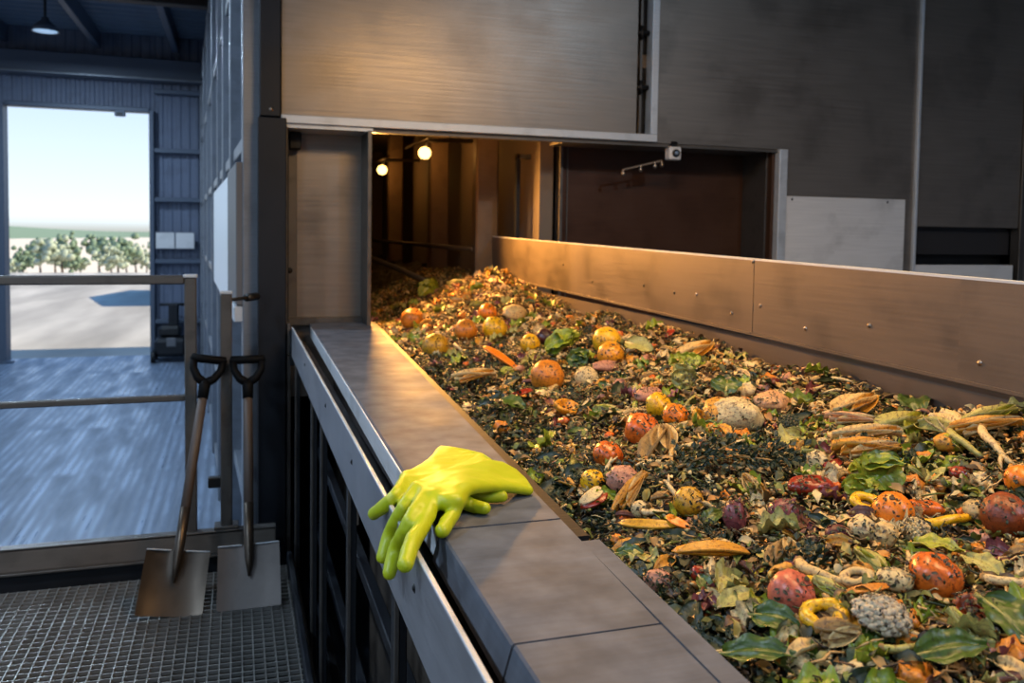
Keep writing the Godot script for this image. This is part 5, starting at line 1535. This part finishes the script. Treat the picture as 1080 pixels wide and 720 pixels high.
# ---------------------------------------------------------------- gloves
const GLOVE_TOP = [
	[[Vector3(0.4410, 0.9200, -1.4949), 0.0080], [Vector3(0.4301, 0.9211, -1.4872), 0.0078], [Vector3(0.4192, 0.9223, -1.4793), 0.0077], [Vector3(0.4085, 0.9233, -1.4719), 0.0075], [Vector3(0.3981, 0.9240, -1.4656), 0.0075], [Vector3(0.3893, 0.9244, -1.4619), 0.0076], [Vector3(0.3814, 0.9245, -1.4602), 0.0079], [Vector3(0.3726, 0.9244, -1.4574), 0.0082], [Vector3(0.3607, 0.9240, -1.4506), 0.0085], [Vector3(0.3446, 0.9233, -1.4383), 0.0088], [Vector3(0.3257, 0.9223, -1.4222), 0.0090], [Vector3(0.3056, 0.9211, -1.4047), 0.0092], [Vector3(0.2860, 0.9200, -1.3879), 0.0095]],
	[[Vector3(0.4498, 0.9180, -1.4954), 0.0080], [Vector3(0.4377, 0.9193, -1.4860), 0.0078], [Vector3(0.4256, 0.9208, -1.4764), 0.0077], [Vector3(0.4135, 0.9220, -1.4672), 0.0075], [Vector3(0.4020, 0.9230, -1.4591), 0.0075], [Vector3(0.3918, 0.9236, -1.4536), 0.0076], [Vector3(0.3826, 0.9241, -1.4498), 0.0079], [Vector3(0.3726, 0.9242, -1.4453), 0.0082], [Vector3(0.3601, 0.9240, -1.4373), 0.0085], [Vector3(0.3443, 0.9234, -1.4246), 0.0088], [Vector3(0.3261, 0.9223, -1.4088), 0.0090], [Vector3(0.3069, 0.9211, -1.3918), 0.0092], [Vector3(0.2882, 0.9200, -1.3753), 0.0095]],
	[[Vector3(0.4587, 0.9160, -1.4958), 0.0080], [Vector3(0.4454, 0.9176, -1.4848), 0.0078], [Vector3(0.4319, 0.9193, -1.4736), 0.0077], [Vector3(0.4187, 0.9208, -1.4628), 0.0075], [Vector3(0.4059, 0.9220, -1.4530), 0.0075], [Vector3(0.3944, 0.9229, -1.4456), 0.0076], [Vector3(0.3838, 0.9236, -1.4398), 0.0079], [Vector3(0.3726, 0.9240, -1.4334), 0.0082], [Vector3(0.3596, 0.9240, -1.4242), 0.0085], [Vector3(0.3439, 0.9234, -1.4112), 0.0088], [Vector3(0.3264, 0.9224, -1.3956), 0.0090], [Vector3(0.3082, 0.9211, -1.3790), 0.0092], [Vector3(0.2904, 0.9200, -1.3630), 0.0095]],
	[[Vector3(0.4676, 0.9140, -1.4963), 0.0080], [Vector3(0.4530, 0.9158, -1.4837), 0.0078], [Vector3(0.4383, 0.9178, -1.4709), 0.0077], [Vector3(0.4238, 0.9195, -1.4586), 0.0075], [Vector3(0.4099, 0.9210, -1.4473), 0.0075], [Vector3(0.3971, 0.9222, -1.4379), 0.0076], [Vector3(0.3850, 0.9232, -1.4300), 0.0079], [Vector3(0.3727, 0.9238, -1.4218), 0.0082], [Vector3(0.3591, 0.9240, -1.4114), 0.0085], [Vector3(0.3435, 0.9235, -1.3980), 0.0088], [Vector3(0.3268, 0.9224, -1.3826), 0.0090], [Vector3(0.3096, 0.9212, -1.3665), 0.0092], [Vector3(0.2926, 0.9200, -1.3508), 0.0095]],
	[[Vector3(0.4746, 0.9100, -1.4935), 0.0080], [Vector3(0.4592, 0.9123, -1.4805), 0.0078], [Vector3(0.4437, 0.9148, -1.4673), 0.0077], [Vector3(0.4283, 0.9170, -1.4545), 0.0075], [Vector3(0.4135, 0.9190, -1.4425), 0.0075], [Vector3(0.3997, 0.9207, -1.4322), 0.0076], [Vector3(0.3865, 0.9223, -1.4231), 0.0079], [Vector3(0.3733, 0.9235, -1.4138), 0.0082], [Vector3(0.3592, 0.9240, -1.4026), 0.0085], [Vector3(0.3440, 0.9236, -1.3889), 0.0088], [Vector3(0.3281, 0.9226, -1.3736), 0.0090], [Vector3(0.3119, 0.9212, -1.3577), 0.0092], [Vector3(0.2958, 0.9200, -1.3421), 0.0095]],
	[[Vector3(0.4816, 0.9060, -1.4908), 0.0080], [Vector3(0.4654, 0.9088, -1.4774), 0.0078], [Vector3(0.4490, 0.9118, -1.4639), 0.0077], [Vector3(0.4329, 0.9145, -1.4506), 0.0075], [Vector3(0.4172, 0.9170, -1.4380), 0.0075], [Vector3(0.4024, 0.9193, -1.4268), 0.0076], [Vector3(0.3880, 0.9214, -1.4165), 0.0079], [Vector3(0.3739, 0.9231, -1.4059), 0.0082], [Vector3(0.3594, 0.9240, -1.3939), 0.0085], [Vector3(0.3445, 0.9238, -1.3800), 0.0088], [Vector3(0.3294, 0.9227, -1.3648), 0.0090], [Vector3(0.3142, 0.9213, -1.3490), 0.0092], [Vector3(0.2991, 0.9200, -1.3336), 0.0095]],
	[[Vector3(0.4886, 0.9020, -1.4881), 0.0080], [Vector3(0.4716, 0.9053, -1.4744), 0.0078], [Vector3(0.4544, 0.9088, -1.4606), 0.0077], [Vector3(0.4375, 0.9120, -1.4470), 0.0075], [Vector3(0.4210, 0.9150, -1.4339), 0.0075], [Vector3(0.4051, 0.9178, -1.4216), 0.0076], [Vector3(0.3896, 0.9206, -1.4100), 0.0079], [Vector3(0.3745, 0.9228, -1.3982), 0.0082], [Vector3(0.3595, 0.9240, -1.3853), 0.0085], [Vector3(0.3449, 0.9239, -1.3711), 0.0088], [Vector3(0.3306, 0.9228, -1.3560), 0.0090], [Vector3(0.3165, 0.9213, -1.3404), 0.0092], [Vector3(0.3022, 0.9200, -1.3251), 0.0095]],
	[[Vector3(0.4917, 0.8987, -1.4784), 0.0080], [Vector3(0.4745, 0.9024, -1.4655), 0.0078], [Vector3(0.4571, 0.9063, -1.4525), 0.0077], [Vector3(0.4399, 0.9099, -1.4396), 0.0075], [Vector3(0.4231, 0.9133, -1.4269), 0.0075], [Vector3(0.4067, 0.9166, -1.4146), 0.0076], [Vector3(0.3905, 0.9198, -1.4026), 0.0079], [Vector3(0.3748, 0.9225, -1.3904), 0.0082], [Vector3(0.3598, 0.9240, -1.3773), 0.0085], [Vector3(0.3457, 0.9240, -1.3631), 0.0088], [Vector3(0.3325, 0.9229, -1.3480), 0.0090], [Vector3(0.3195, 0.9213, -1.3326), 0.0092], [Vector3(0.3064, 0.9200, -1.3173), 0.0095]],
	[[Vector3(0.4948, 0.8953, -1.4689), 0.0080], [Vector3(0.4773, 0.8995, -1.4568), 0.0078], [Vector3(0.4598, 0.9038, -1.4447), 0.0077], [Vector3(0.4424, 0.9079, -1.4326), 0.0075], [Vector3(0.4253, 0.9117, -1.4202), 0.0075], [Vector3(0.4084, 0.9154, -1.4079), 0.0076], [Vector3(0.3915, 0.9191, -1.3955), 0.0079], [Vector3(0.3752, 0.9222, -1.3828), 0.0082], [Vector3(0.3601, 0.9240, -1.3694), 0.0085], [Vector3(0.3466, 0.9241, -1.3551), 0.0088], [Vector3(0.3343, 0.9230, -1.3401), 0.0090], [Vector3(0.3225, 0.9214, -1.3248), 0.0092], [Vector3(0.3105, 0.9200, -1.3096), 0.0095]],
	[[Vector3(0.4979, 0.8920, -1.4597), 0.0080], [Vector3(0.4803, 0.8966, -1.4484), 0.0078], [Vector3(0.4626, 0.9013, -1.4372), 0.0077], [Vector3(0.4450, 0.9058, -1.4258), 0.0075], [Vector3(0.4276, 0.9100, -1.4139), 0.0075], [Vector3(0.4101, 0.9142, -1.4015), 0.0076], [Vector3(0.3924, 0.9184, -1.3886), 0.0079], [Vector3(0.3756, 0.9219, -1.3753), 0.0082], [Vector3(0.3603, 0.9240, -1.3616), 0.0085], [Vector3(0.3474, 0.9243, -1.3472), 0.0088], [Vector3(0.3361, 0.9231, -1.3322), 0.0090], [Vector3(0.3255, 0.9214, -1.3170), 0.0092], [Vector3(0.3145, 0.9200, -1.3020), 0.0095]],
	[[Vector3(0.4968, 0.8910, -1.4458), 0.0080], [Vector3(0.4796, 0.8957, -1.4361), 0.0078], [Vector3(0.4624, 0.9005, -1.4266), 0.0077], [Vector3(0.4452, 0.9052, -1.4167), 0.0075], [Vector3(0.4281, 0.9095, -1.4059), 0.0075], [Vector3(0.4106, 0.9138, -1.3940), 0.0076], [Vector3(0.3927, 0.9182, -1.3812), 0.0079], [Vector3(0.3757, 0.9218, -1.3680), 0.0082], [Vector3(0.3608, 0.9240, -1.3547), 0.0085], [Vector3(0.3489, 0.9243, -1.3413), 0.0088], [Vector3(0.3390, 0.9232, -1.3277), 0.0090], [Vector3(0.3299, 0.9214, -1.3140), 0.0092], [Vector3(0.3205, 0.9200, -1.3004), 0.0095]],
	[[Vector3(0.4957, 0.8900, -1.4323), 0.0080], [Vector3(0.4790, 0.8948, -1.4241), 0.0078], [Vector3(0.4622, 0.8998, -1.4163), 0.0077], [Vector3(0.4455, 0.9045, -1.4079), 0.0075], [Vector3(0.4287, 0.9090, -1.3982), 0.0075], [Vector3(0.4111, 0.9135, -1.3868), 0.0076], [Vector3(0.3930, 0.9179, -1.3740), 0.0079], [Vector3(0.3759, 0.9217, -1.3607), 0.0082], [Vector3(0.3613, 0.9240, -1.3479), 0.0085], [Vector3(0.3503, 0.9243, -1.3355), 0.0088], [Vector3(0.3419, 0.9232, -1.3232), 0.0090], [Vector3(0.3344, 0.9214, -1.3110), 0.0092], [Vector3(0.3265, 0.9200, -1.2987), 0.0095]],
	[[Vector3(0.4947, 0.8890, -1.4190), 0.0080], [Vector3(0.4784, 0.8940, -1.4125), 0.0078], [Vector3(0.4621, 0.8990, -1.4063), 0.0077], [Vector3(0.4458, 0.9039, -1.3994), 0.0075], [Vector3(0.4293, 0.9085, -1.3909), 0.0075], [Vector3(0.4117, 0.9131, -1.3798), 0.0076], [Vector3(0.3933, 0.9177, -1.3670), 0.0079], [Vector3(0.3761, 0.9216, -1.3536), 0.0082], [Vector3(0.3618, 0.9240, -1.3411), 0.0085], [Vector3(0.3518, 0.9244, -1.3297), 0.0088], [Vector3(0.3448, 0.9232, -1.3187), 0.0090], [Vector3(0.3389, 0.9215, -1.3080), 0.0092], [Vector3(0.3325, 0.9200, -1.2971), 0.0095]],
	[[Vector3(0.2860, 0.9200, -1.3879), 0.0118], [Vector3(0.2778, 0.9168, -1.3731), 0.0119], [Vector3(0.2692, 0.9141, -1.3570), 0.0120], [Vector3(0.2613, 0.9104, -1.3436), 0.0121], [Vector3(0.2546, 0.9040, -1.3369), 0.0122], [Vector3(0.2498, 0.8936, -1.3409), 0.0123], [Vector3(0.2463, 0.8804, -1.3524), 0.0123], [Vector3(0.2434, 0.8666, -1.3649), 0.0123], [Vector3(0.2400, 0.8545, -1.3719), 0.0122], [Vector3(0.2361, 0.8449, -1.3709), 0.0119], [Vector3(0.2321, 0.8365, -1.3658), 0.0115], [Vector3(0.2280, 0.8286, -1.3590), 0.0110], [Vector3(0.2240, 0.8205, -1.3530), 0.0105]],
	[[Vector3(0.2926, 0.9200, -1.3508), 0.0120], [Vector3(0.2818, 0.9168, -1.3280), 0.0122], [Vector3(0.2707, 0.9140, -1.3035), 0.0125], [Vector3(0.2604, 0.9103, -1.2824), 0.0127], [Vector3(0.2521, 0.9040, -1.2701), 0.0128], [Vector3(0.2468, 0.8937, -1.2712), 0.0129], [Vector3(0.2435, 0.8806, -1.2818), 0.0130], [Vector3(0.2410, 0.8670, -1.2943), 0.0129], [Vector3(0.2380, 0.8553, -1.3009), 0.0128], [Vector3(0.2341, 0.8463, -1.2992), 0.0125], [Vector3(0.2301, 0.8387, -1.2934), 0.0121], [Vector3(0.2260, 0.8317, -1.2860), 0.0116], [Vector3(0.2220, 0.8244, -1.2794), 0.0112]],
	[[Vector3(0.3022, 0.9200, -1.3251), 0.0120], [Vector3(0.2942, 0.9152, -1.3086), 0.0122], [Vector3(0.2861, 0.9103, -1.2920), 0.0124], [Vector3(0.2781, 0.9057, -1.2756), 0.0126], [Vector3(0.2702, 0.9020, -1.2595), 0.0128], [Vector3(0.2622, 0.8998, -1.2434), 0.0129], [Vector3(0.2541, 0.8986, -1.2272), 0.0131], [Vector3(0.2465, 0.8976, -1.2119), 0.0131], [Vector3(0.2400, 0.8959, -1.1983), 0.0130], [Vector3(0.2350, 0.8931, -1.1870), 0.0127], [Vector3(0.2311, 0.8898, -1.1775), 0.0123], [Vector3(0.2277, 0.8863, -1.1687), 0.0118], [Vector3(0.2240, 0.8829, -1.1596), 0.0114]],
	[[Vector3(0.3145, 0.9200, -1.3020), 0.0120], [Vector3(0.3184, 0.9164, -1.3014), 0.0120], [Vector3(0.3227, 0.9126, -1.3011), 0.0120], [Vector3(0.3262, 0.9091, -1.3002), 0.0120], [Vector3(0.3276, 0.9060, -1.2980), 0.0120], [Vector3(0.3262, 0.9035, -1.2941), 0.0120], [Vector3(0.3229, 0.9015, -1.2889), 0.0121], [Vector3(0.3186, 0.8997, -1.2830), 0.0121], [Vector3(0.3144, 0.8980, -1.2770), 0.0120], [Vector3(0.3104, 0.8964, -1.2709), 0.0119], [Vector3(0.3061, 0.8951, -1.2645), 0.0116], [Vector3(0.3017, 0.8938, -1.2579), 0.0114], [Vector3(0.2973, 0.8925, -1.2514), 0.0112]],
	[[Vector3(0.3340, 0.9180, -1.3031), 0.0118], [Vector3(0.3402, 0.9133, -1.3173), 0.0116], [Vector3(0.3464, 0.9084, -1.3322), 0.0115], [Vector3(0.3525, 0.9038, -1.3455), 0.0113], [Vector3(0.3580, 0.9000, -1.3547), 0.0112], [Vector3(0.3628, 0.8971, -1.3585), 0.0112], [Vector3(0.3671, 0.8949, -1.3585), 0.0112], [Vector3(0.3711, 0.8932, -1.3564), 0.0112], [Vector3(0.3751, 0.8920, -1.3540), 0.0112], [Vector3(0.3791, 0.8913, -1.3513), 0.0111], [Vector3(0.3829, 0.8913, -1.3475), 0.0109], [Vector3(0.3867, 0.8914, -1.3433), 0.0108], [Vector3(0.3905, 0.8915, -1.3393), 0.0106]]]
const GLOVE_TOP_RIM = [Vector3(0.4410, 0.9200, -1.4949), Vector3(0.4676, 0.9140, -1.4963), Vector3(0.4886, 0.9020, -1.4881), Vector3(0.4979, 0.8920, -1.4597), Vector3(0.4947, 0.8890, -1.4190)]
const GLOVE_UNDER = [
	[[Vector3(0.4064, 0.8900, -1.7322), 0.0070], [Vector3(0.3613, 0.8930, -1.6245), 0.0085], [Vector3(0.2979, 0.8930, -1.5423), 0.0095]],
	[[Vector3(0.4142, 0.8900, -1.7259), 0.0070], [Vector3(0.3618, 0.8930, -1.6119), 0.0085], [Vector3(0.2982, 0.8930, -1.5279), 0.0095]],
	[[Vector3(0.4220, 0.8900, -1.7196), 0.0070], [Vector3(0.3624, 0.8930, -1.5996), 0.0085], [Vector3(0.2986, 0.8930, -1.5137), 0.0095]],
	[[Vector3(0.4298, 0.8900, -1.7134), 0.0070], [Vector3(0.3629, 0.8930, -1.5873), 0.0085], [Vector3(0.2989, 0.8930, -1.4998), 0.0095]],
	[[Vector3(0.4374, 0.8900, -1.7045), 0.0070], [Vector3(0.3638, 0.8930, -1.5752), 0.0085], [Vector3(0.3019, 0.8930, -1.4843), 0.0095]],
	[[Vector3(0.4450, 0.8900, -1.6956), 0.0070], [Vector3(0.3646, 0.8930, -1.5633), 0.0085], [Vector3(0.3049, 0.8930, -1.4692), 0.0095]],
	[[Vector3(0.4525, 0.8900, -1.6868), 0.0070], [Vector3(0.3654, 0.8930, -1.5515), 0.0085], [Vector3(0.3078, 0.8930, -1.4543), 0.0095]],
	[[Vector3(0.4592, 0.8900, -1.6755), 0.0070], [Vector3(0.3669, 0.8930, -1.5397), 0.0085], [Vector3(0.3140, 0.8930, -1.4456), 0.0095]],
	[[Vector3(0.4659, 0.8900, -1.6643), 0.0070], [Vector3(0.3682, 0.8930, -1.5280), 0.0085], [Vector3(0.3201, 0.8930, -1.4371), 0.0095]],
	[[Vector3(0.4726, 0.8900, -1.6532), 0.0070], [Vector3(0.3696, 0.8930, -1.5165), 0.0085], [Vector3(0.3262, 0.8930, -1.4286), 0.0095]],
	[[Vector3(0.4740, 0.8900, -1.6409), 0.0070], [Vector3(0.3714, 0.8930, -1.5051), 0.0085], [Vector3(0.3363, 0.8930, -1.4249), 0.0095]],
	[[Vector3(0.4755, 0.8900, -1.6288), 0.0070], [Vector3(0.3732, 0.8930, -1.4938), 0.0085], [Vector3(0.3464, 0.8930, -1.4212), 0.0095]],
	[[Vector3(0.4769, 0.8900, -1.6169), 0.0070], [Vector3(0.3750, 0.8930, -1.4826), 0.0085], [Vector3(0.3565, 0.8930, -1.4175), 0.0095]],
	[[Vector3(0.2979, 0.8930, -1.5423), 0.0110], [Vector3(0.2885, 0.8949, -1.5134), 0.0113], [Vector3(0.2790, 0.8971, -1.4829), 0.0116], [Vector3(0.2698, 0.8986, -1.4556), 0.0118], [Vector3(0.2616, 0.8980, -1.4366), 0.0120], [Vector3(0.2546, 0.8946, -1.4284), 0.0121], [Vector3(0.2483, 0.8892, -1.4278), 0.0121], [Vector3(0.2428, 0.8829, -1.4316), 0.0121], [Vector3(0.2380, 0.8769, -1.4363), 0.0120], [Vector3(0.2342, 0.8714, -1.4422), 0.0118], [Vector3(0.2313, 0.8657, -1.4507), 0.0115], [Vector3(0.2287, 0.8600, -1.4601), 0.0111], [Vector3(0.2260, 0.8543, -1.4691), 0.0108]],
	[[Vector3(0.2989, 0.8930, -1.4998), 0.0110], [Vector3(0.2765, 0.8900, -1.4231), 0.0102], [Vector3(0.2637, 0.8860, -1.4006), 0.0098]],
	[[Vector3(0.3078, 0.8930, -1.4543), 0.0110], [Vector3(0.2781, 0.8890, -1.3517), 0.0100]],
	[[Vector3(0.3262, 0.8930, -1.4286), 0.0110], [Vector3(0.3002, 0.8900, -1.3425), 0.0100]],
	[[Vector3(0.3565, 0.8930, -1.4175), 0.0110], [Vector3(0.3660, 0.8930, -1.4142), 0.0111], [Vector3(0.3757, 0.8930, -1.4108), 0.0111], [Vector3(0.3851, 0.8930, -1.4076), 0.0112], [Vector3(0.3934, 0.8930, -1.4046), 0.0112], [Vector3(0.4005, 0.8929, -1.4019), 0.0112], [Vector3(0.4068, 0.8928, -1.3994), 0.0112], [Vector3(0.4124, 0.8926, -1.3972), 0.0112], [Vector3(0.4178, 0.8925, -1.3953), 0.0112], [Vector3(0.4228, 0.8925, -1.3940), 0.0111], [Vector3(0.4274, 0.8925, -1.3932), 0.0109], [Vector3(0.4318, 0.8925, -1.3926), 0.0108], [Vector3(0.4362, 0.8925, -1.3918), 0.0106]]]
const GLOVE_UNDER_RIM = [Vector3(0.4064, 0.8900, -1.7322), Vector3(0.4298, 0.8900, -1.7134), Vector3(0.4525, 0.8900, -1.6867), Vector3(0.4726, 0.8900, -1.6532), Vector3(0.4769, 0.8900, -1.6169)]

func surface_net(chains: Array, cell: float, k: float) -> ArrayMesh:
	var lo := Vector3.ONE * 1e9
	var hi := Vector3.ONE * -1e9
	for ch in chains:
		for j in ch:
			lo = lo.min(j[0])
			hi = hi.max(j[0])
	lo -= Vector3.ONE * 0.03
	hi += Vector3.ONE * 0.03
	var nx := int((hi.x - lo.x) / cell) + 2
	var ny := int((hi.y - lo.y) / cell) + 2
	var nz := int((hi.z - lo.z) / cell) + 2
	var F := PackedFloat32Array()
	F.resize(nx * ny * nz)
	var D := PackedFloat32Array()
	D.resize(nx * ny * nz)
	for ch in chains:
		var touched := PackedInt32Array()
		for s in ch.size() - 1:
			var a: Vector3 = ch[s][0]
			var b: Vector3 = ch[s + 1][0]
			var ra: float = ch[s][1]
			var rb: float = ch[s + 1][1]
			var mg := maxf(ra, rb) + 0.012
			var p0 := (a.min(b) - Vector3.ONE * mg - lo) / cell
			var p1 := (a.max(b) + Vector3.ONE * mg - lo) / cell
			var ab := b - a
			var l2 := maxf(ab.length_squared(), 1e-9)
			for iz in range(maxi(0, int(p0.z)), mini(nz, int(p1.z) + 1)):
				for iy in range(maxi(0, int(p0.y)), mini(ny, int(p1.y) + 1)):
					for ix in range(maxi(0, int(p0.x)), mini(nx, int(p1.x) + 1)):
						var p := lo + Vector3(ix, iy, iz) * cell
						var t := clampf((p - a).dot(ab) / l2, 0.0, 1.0)
						var d := p.distance_to(a + ab * t) - lerpf(ra, rb, t)
						if d < 0.012:
							var c := (iz * ny + iy) * nx + ix
							var e := exp(-k * d)
							if D[c] == 0.0: touched.append(c)
							if e > D[c]: D[c] = e
		for c in touched:
			F[c] += D[c]
			D[c] = 0.0
	# soft folds in the rubber
	var fold := FastNoiseLite.new()
	fold.frequency = 26.0
	fold.fractal_octaves = 2
	fold.seed = chains.size()
	for iz in nz:
		for iy in ny:
			for ix in nx:
				var c := (iz * ny + iy) * nx + ix
				if F[c] > 0.05 and F[c] < 40.0:
					var p := lo + Vector3(ix, iy, iz) * cell
					F[c] *= exp(k * 0.0016 * fold.get_noise_3d(p.x * 0.7, p.y, p.z))
	# inside where the sum of exponentials exceeds one
	var V := PackedVector3Array()
	var id := {}
	var st := begin()
	st.set_smooth_group(0)
	var sy := nx
	var sz := nx * ny
	for iz in nz - 1:
		for iy in ny - 1:
			for ix in nx - 1:
				var c := iz * sz + iy * sy + ix
				var ins := 0
				for q in [0, 1, sy, sy + 1, sz, sz + 1, sz + sy, sz + sy + 1]:
					if F[c + q] > 1.0: ins += 1
				if ins == 0 or ins == 8: continue
				var acc := Vector3.ZERO
				var n := 0
				for e in EDGES:
					var fa := F[c + e[0].x + e[0].y * sy + e[0].z * sz]
					var fb := F[c + e[1].x + e[1].y * sy + e[1].z * sz]
					if (fa > 1.0) == (fb > 1.0): continue
					var la := log(maxf(fa, 1e-4))
					var lb := log(maxf(fb, 1e-4))
					var t := la / (la - lb)
					acc += Vector3(e[0]).lerp(Vector3(e[1]), t)
					n += 1
				id[c] = V.size()
				V.append(lo + (Vector3(ix, iy, iz) + acc / n) * cell)
	for c in id:
		for ax in 3:
			var step: int = [1, sy, sz][ax]
			var u: int = [sy, sz, 1][ax]
			var w: int = [sz, 1, sy][ax]
			var i0 := F[c] > 1.0
			var i1 := F[c + step] > 1.0
			if i0 == i1: continue
			if not (id.has(c - u) and id.has(c - w) and id.has(c - u - w)): continue
			var q := [V[id[c]], V[id[c - u]], V[id[c - u - w]], V[id[c - w]]]
			if i0: q.reverse()
			for p in [q[0], q[1], q[2], q[0], q[2], q[3]]: st.add_vertex(p)
	return commit(st)

const EDGES = [[Vector3i(0, 0, 0), Vector3i(1, 0, 0)], [Vector3i(0, 1, 0), Vector3i(1, 1, 0)], [Vector3i(0, 0, 1), Vector3i(1, 0, 1)], [Vector3i(0, 1, 1), Vector3i(1, 1, 1)],
	[Vector3i(0, 0, 0), Vector3i(0, 1, 0)], [Vector3i(1, 0, 0), Vector3i(1, 1, 0)], [Vector3i(0, 0, 1), Vector3i(0, 1, 1)], [Vector3i(1, 0, 1), Vector3i(1, 1, 1)],
	[Vector3i(0, 0, 0), Vector3i(0, 0, 1)], [Vector3i(1, 0, 0), Vector3i(1, 0, 1)], [Vector3i(0, 1, 0), Vector3i(0, 1, 1)], [Vector3i(1, 1, 0), Vector3i(1, 1, 1)]]

func build_gloves():
	var sets := [[GLOVE_TOP, GLOVE_TOP_RIM, "yellow rubber glove on top of its pair with fingers drooping over the ledge"], [GLOVE_UNDER, GLOVE_UNDER_RIM, "yellow rubber glove lying beneath its pair on the steel ledge"]]
	for s in sets:
		var g := thing("rubber_glove", s[2], "glove", Vector3(0.36, CAP, -1.42), "pair of yellow gloves")
		part("hand", surface_net(s[0], 0.0032, 330.0), "rubber", g).position = -g.position
		var rad := []
		for p in s[1]: rad.append(0.0092)
		part("cuff_hem", tube(s[1], rad, 10), "rubber", g).position = -g.position

# ---------------------------------------------------------------- shovels
func shovel(called: String, label: String, foot: Vector3, grip: Vector3, blade_m: String, lean: float):
	var o := thing(called, label, "shovel", foot, "shovels beside the machine")
	var up := (grip - foot).normalized()
	var L := foot.distance_to(grip)
	var front := (Vector3(sin(lean), 0.0, cos(lean)))
	var right := up.cross(front).normalized()
	front = right.cross(up).normalized()
	o.basis = Basis(right, up, front)
	# blade: dished sheet with a folded tread on top
	var bw := 0.118
	var bh := 0.235
	var st := begin()
	for side in [0.0, -0.004]:
		add_sheet(st, 12, 12, func(u, v):
			var s: float = u * 2.0 - 1.0
			var w: float = bw * (1.0 - 0.03 * v)
			var y: float = v * bh
			if v < 0.09: w *= 0.985 + 0.015 * v / 0.09
			var z: float = 0.012 * s * s * s * s + 0.006 * s * s - 0.010 * sin(v * PI) + 0.016 * exp(-pow(s / 0.12, 2.0)) * smoothstep(0.45, 0.95, v)
			return Vector3(s * w, y, z + side), false, side < 0.0)
	var bl := part("blade", commit(st), blade_m, o)
	for sx in [-1.0, 1.0]:
		var tr := bar(Vector3(sx * 0.026, bh, 0.0), Vector3(sx * bw * 0.97, bh, 0.008), 0.024, 0.005, 0.002)
		part("tread", tr, "steel_trim", bl)
	part("socket", tube([Vector3(0, bh * 0.50, 0.006), Vector3(0, bh * 0.75, 0.016), Vector3(0, bh + 0.02, 0.014), Vector3(0, bh + 0.16, 0.004)], [0.004, 0.014, 0.019, 0.0195], 12), "steel_blade", o)
	part("shaft", tube([Vector3(0, bh + 0.15, 0.004), Vector3(0.0, L * 0.6, -0.006), Vector3(0, L - 0.13, 0.0)], [0.0185, 0.0195, 0.018], 12), "ash_wood", o)
	# D grip: yoke and crossbar
	var g := begin()
	add_tube(g, [Vector3(0, L - 0.17, 0), Vector3(0, L - 0.12, 0), Vector3(0, L - 0.095, 0)], [0.022, 0.024, 0.022], 10)
	for sx in [-1.0, 1.0]:
		add_tube(g, [Vector3(0, L - 0.105, 0), Vector3(sx * 0.032, L - 0.082, 0), Vector3(sx * 0.054, L - 0.045, 0), Vector3(sx * 0.060, L + 0.004, 0)], [0.020, 0.018, 0.016, 0.015], 8)
	part("yoke", commit(g), "plastic_black", o)
	part("crossbar", tube([Vector3(-0.070, L, 0), Vector3(-0.066, L, 0), Vector3(0.066, L, 0), Vector3(0.070, L, 0)], [0.014, 0.018, 0.018, 0.014], 10), "plastic_black", o)

func build_shovels():
	shovel("shovel", "square shovel with smooth bronze tinted blade leaning by the railing post", Vector3(-0.245, PLATFORM + 0.002, -3.34), Vector3(-0.114, 0.796, -3.78), "steel_blade", 0.02)
	shovel("shovel", "square shovel with dull pitted grey blade standing by the machine corner", Vector3(0.043, PLATFORM + 0.002, -3.33), Vector3(0.042, 0.790, -3.78), "steel_blade_dull", -0.05)
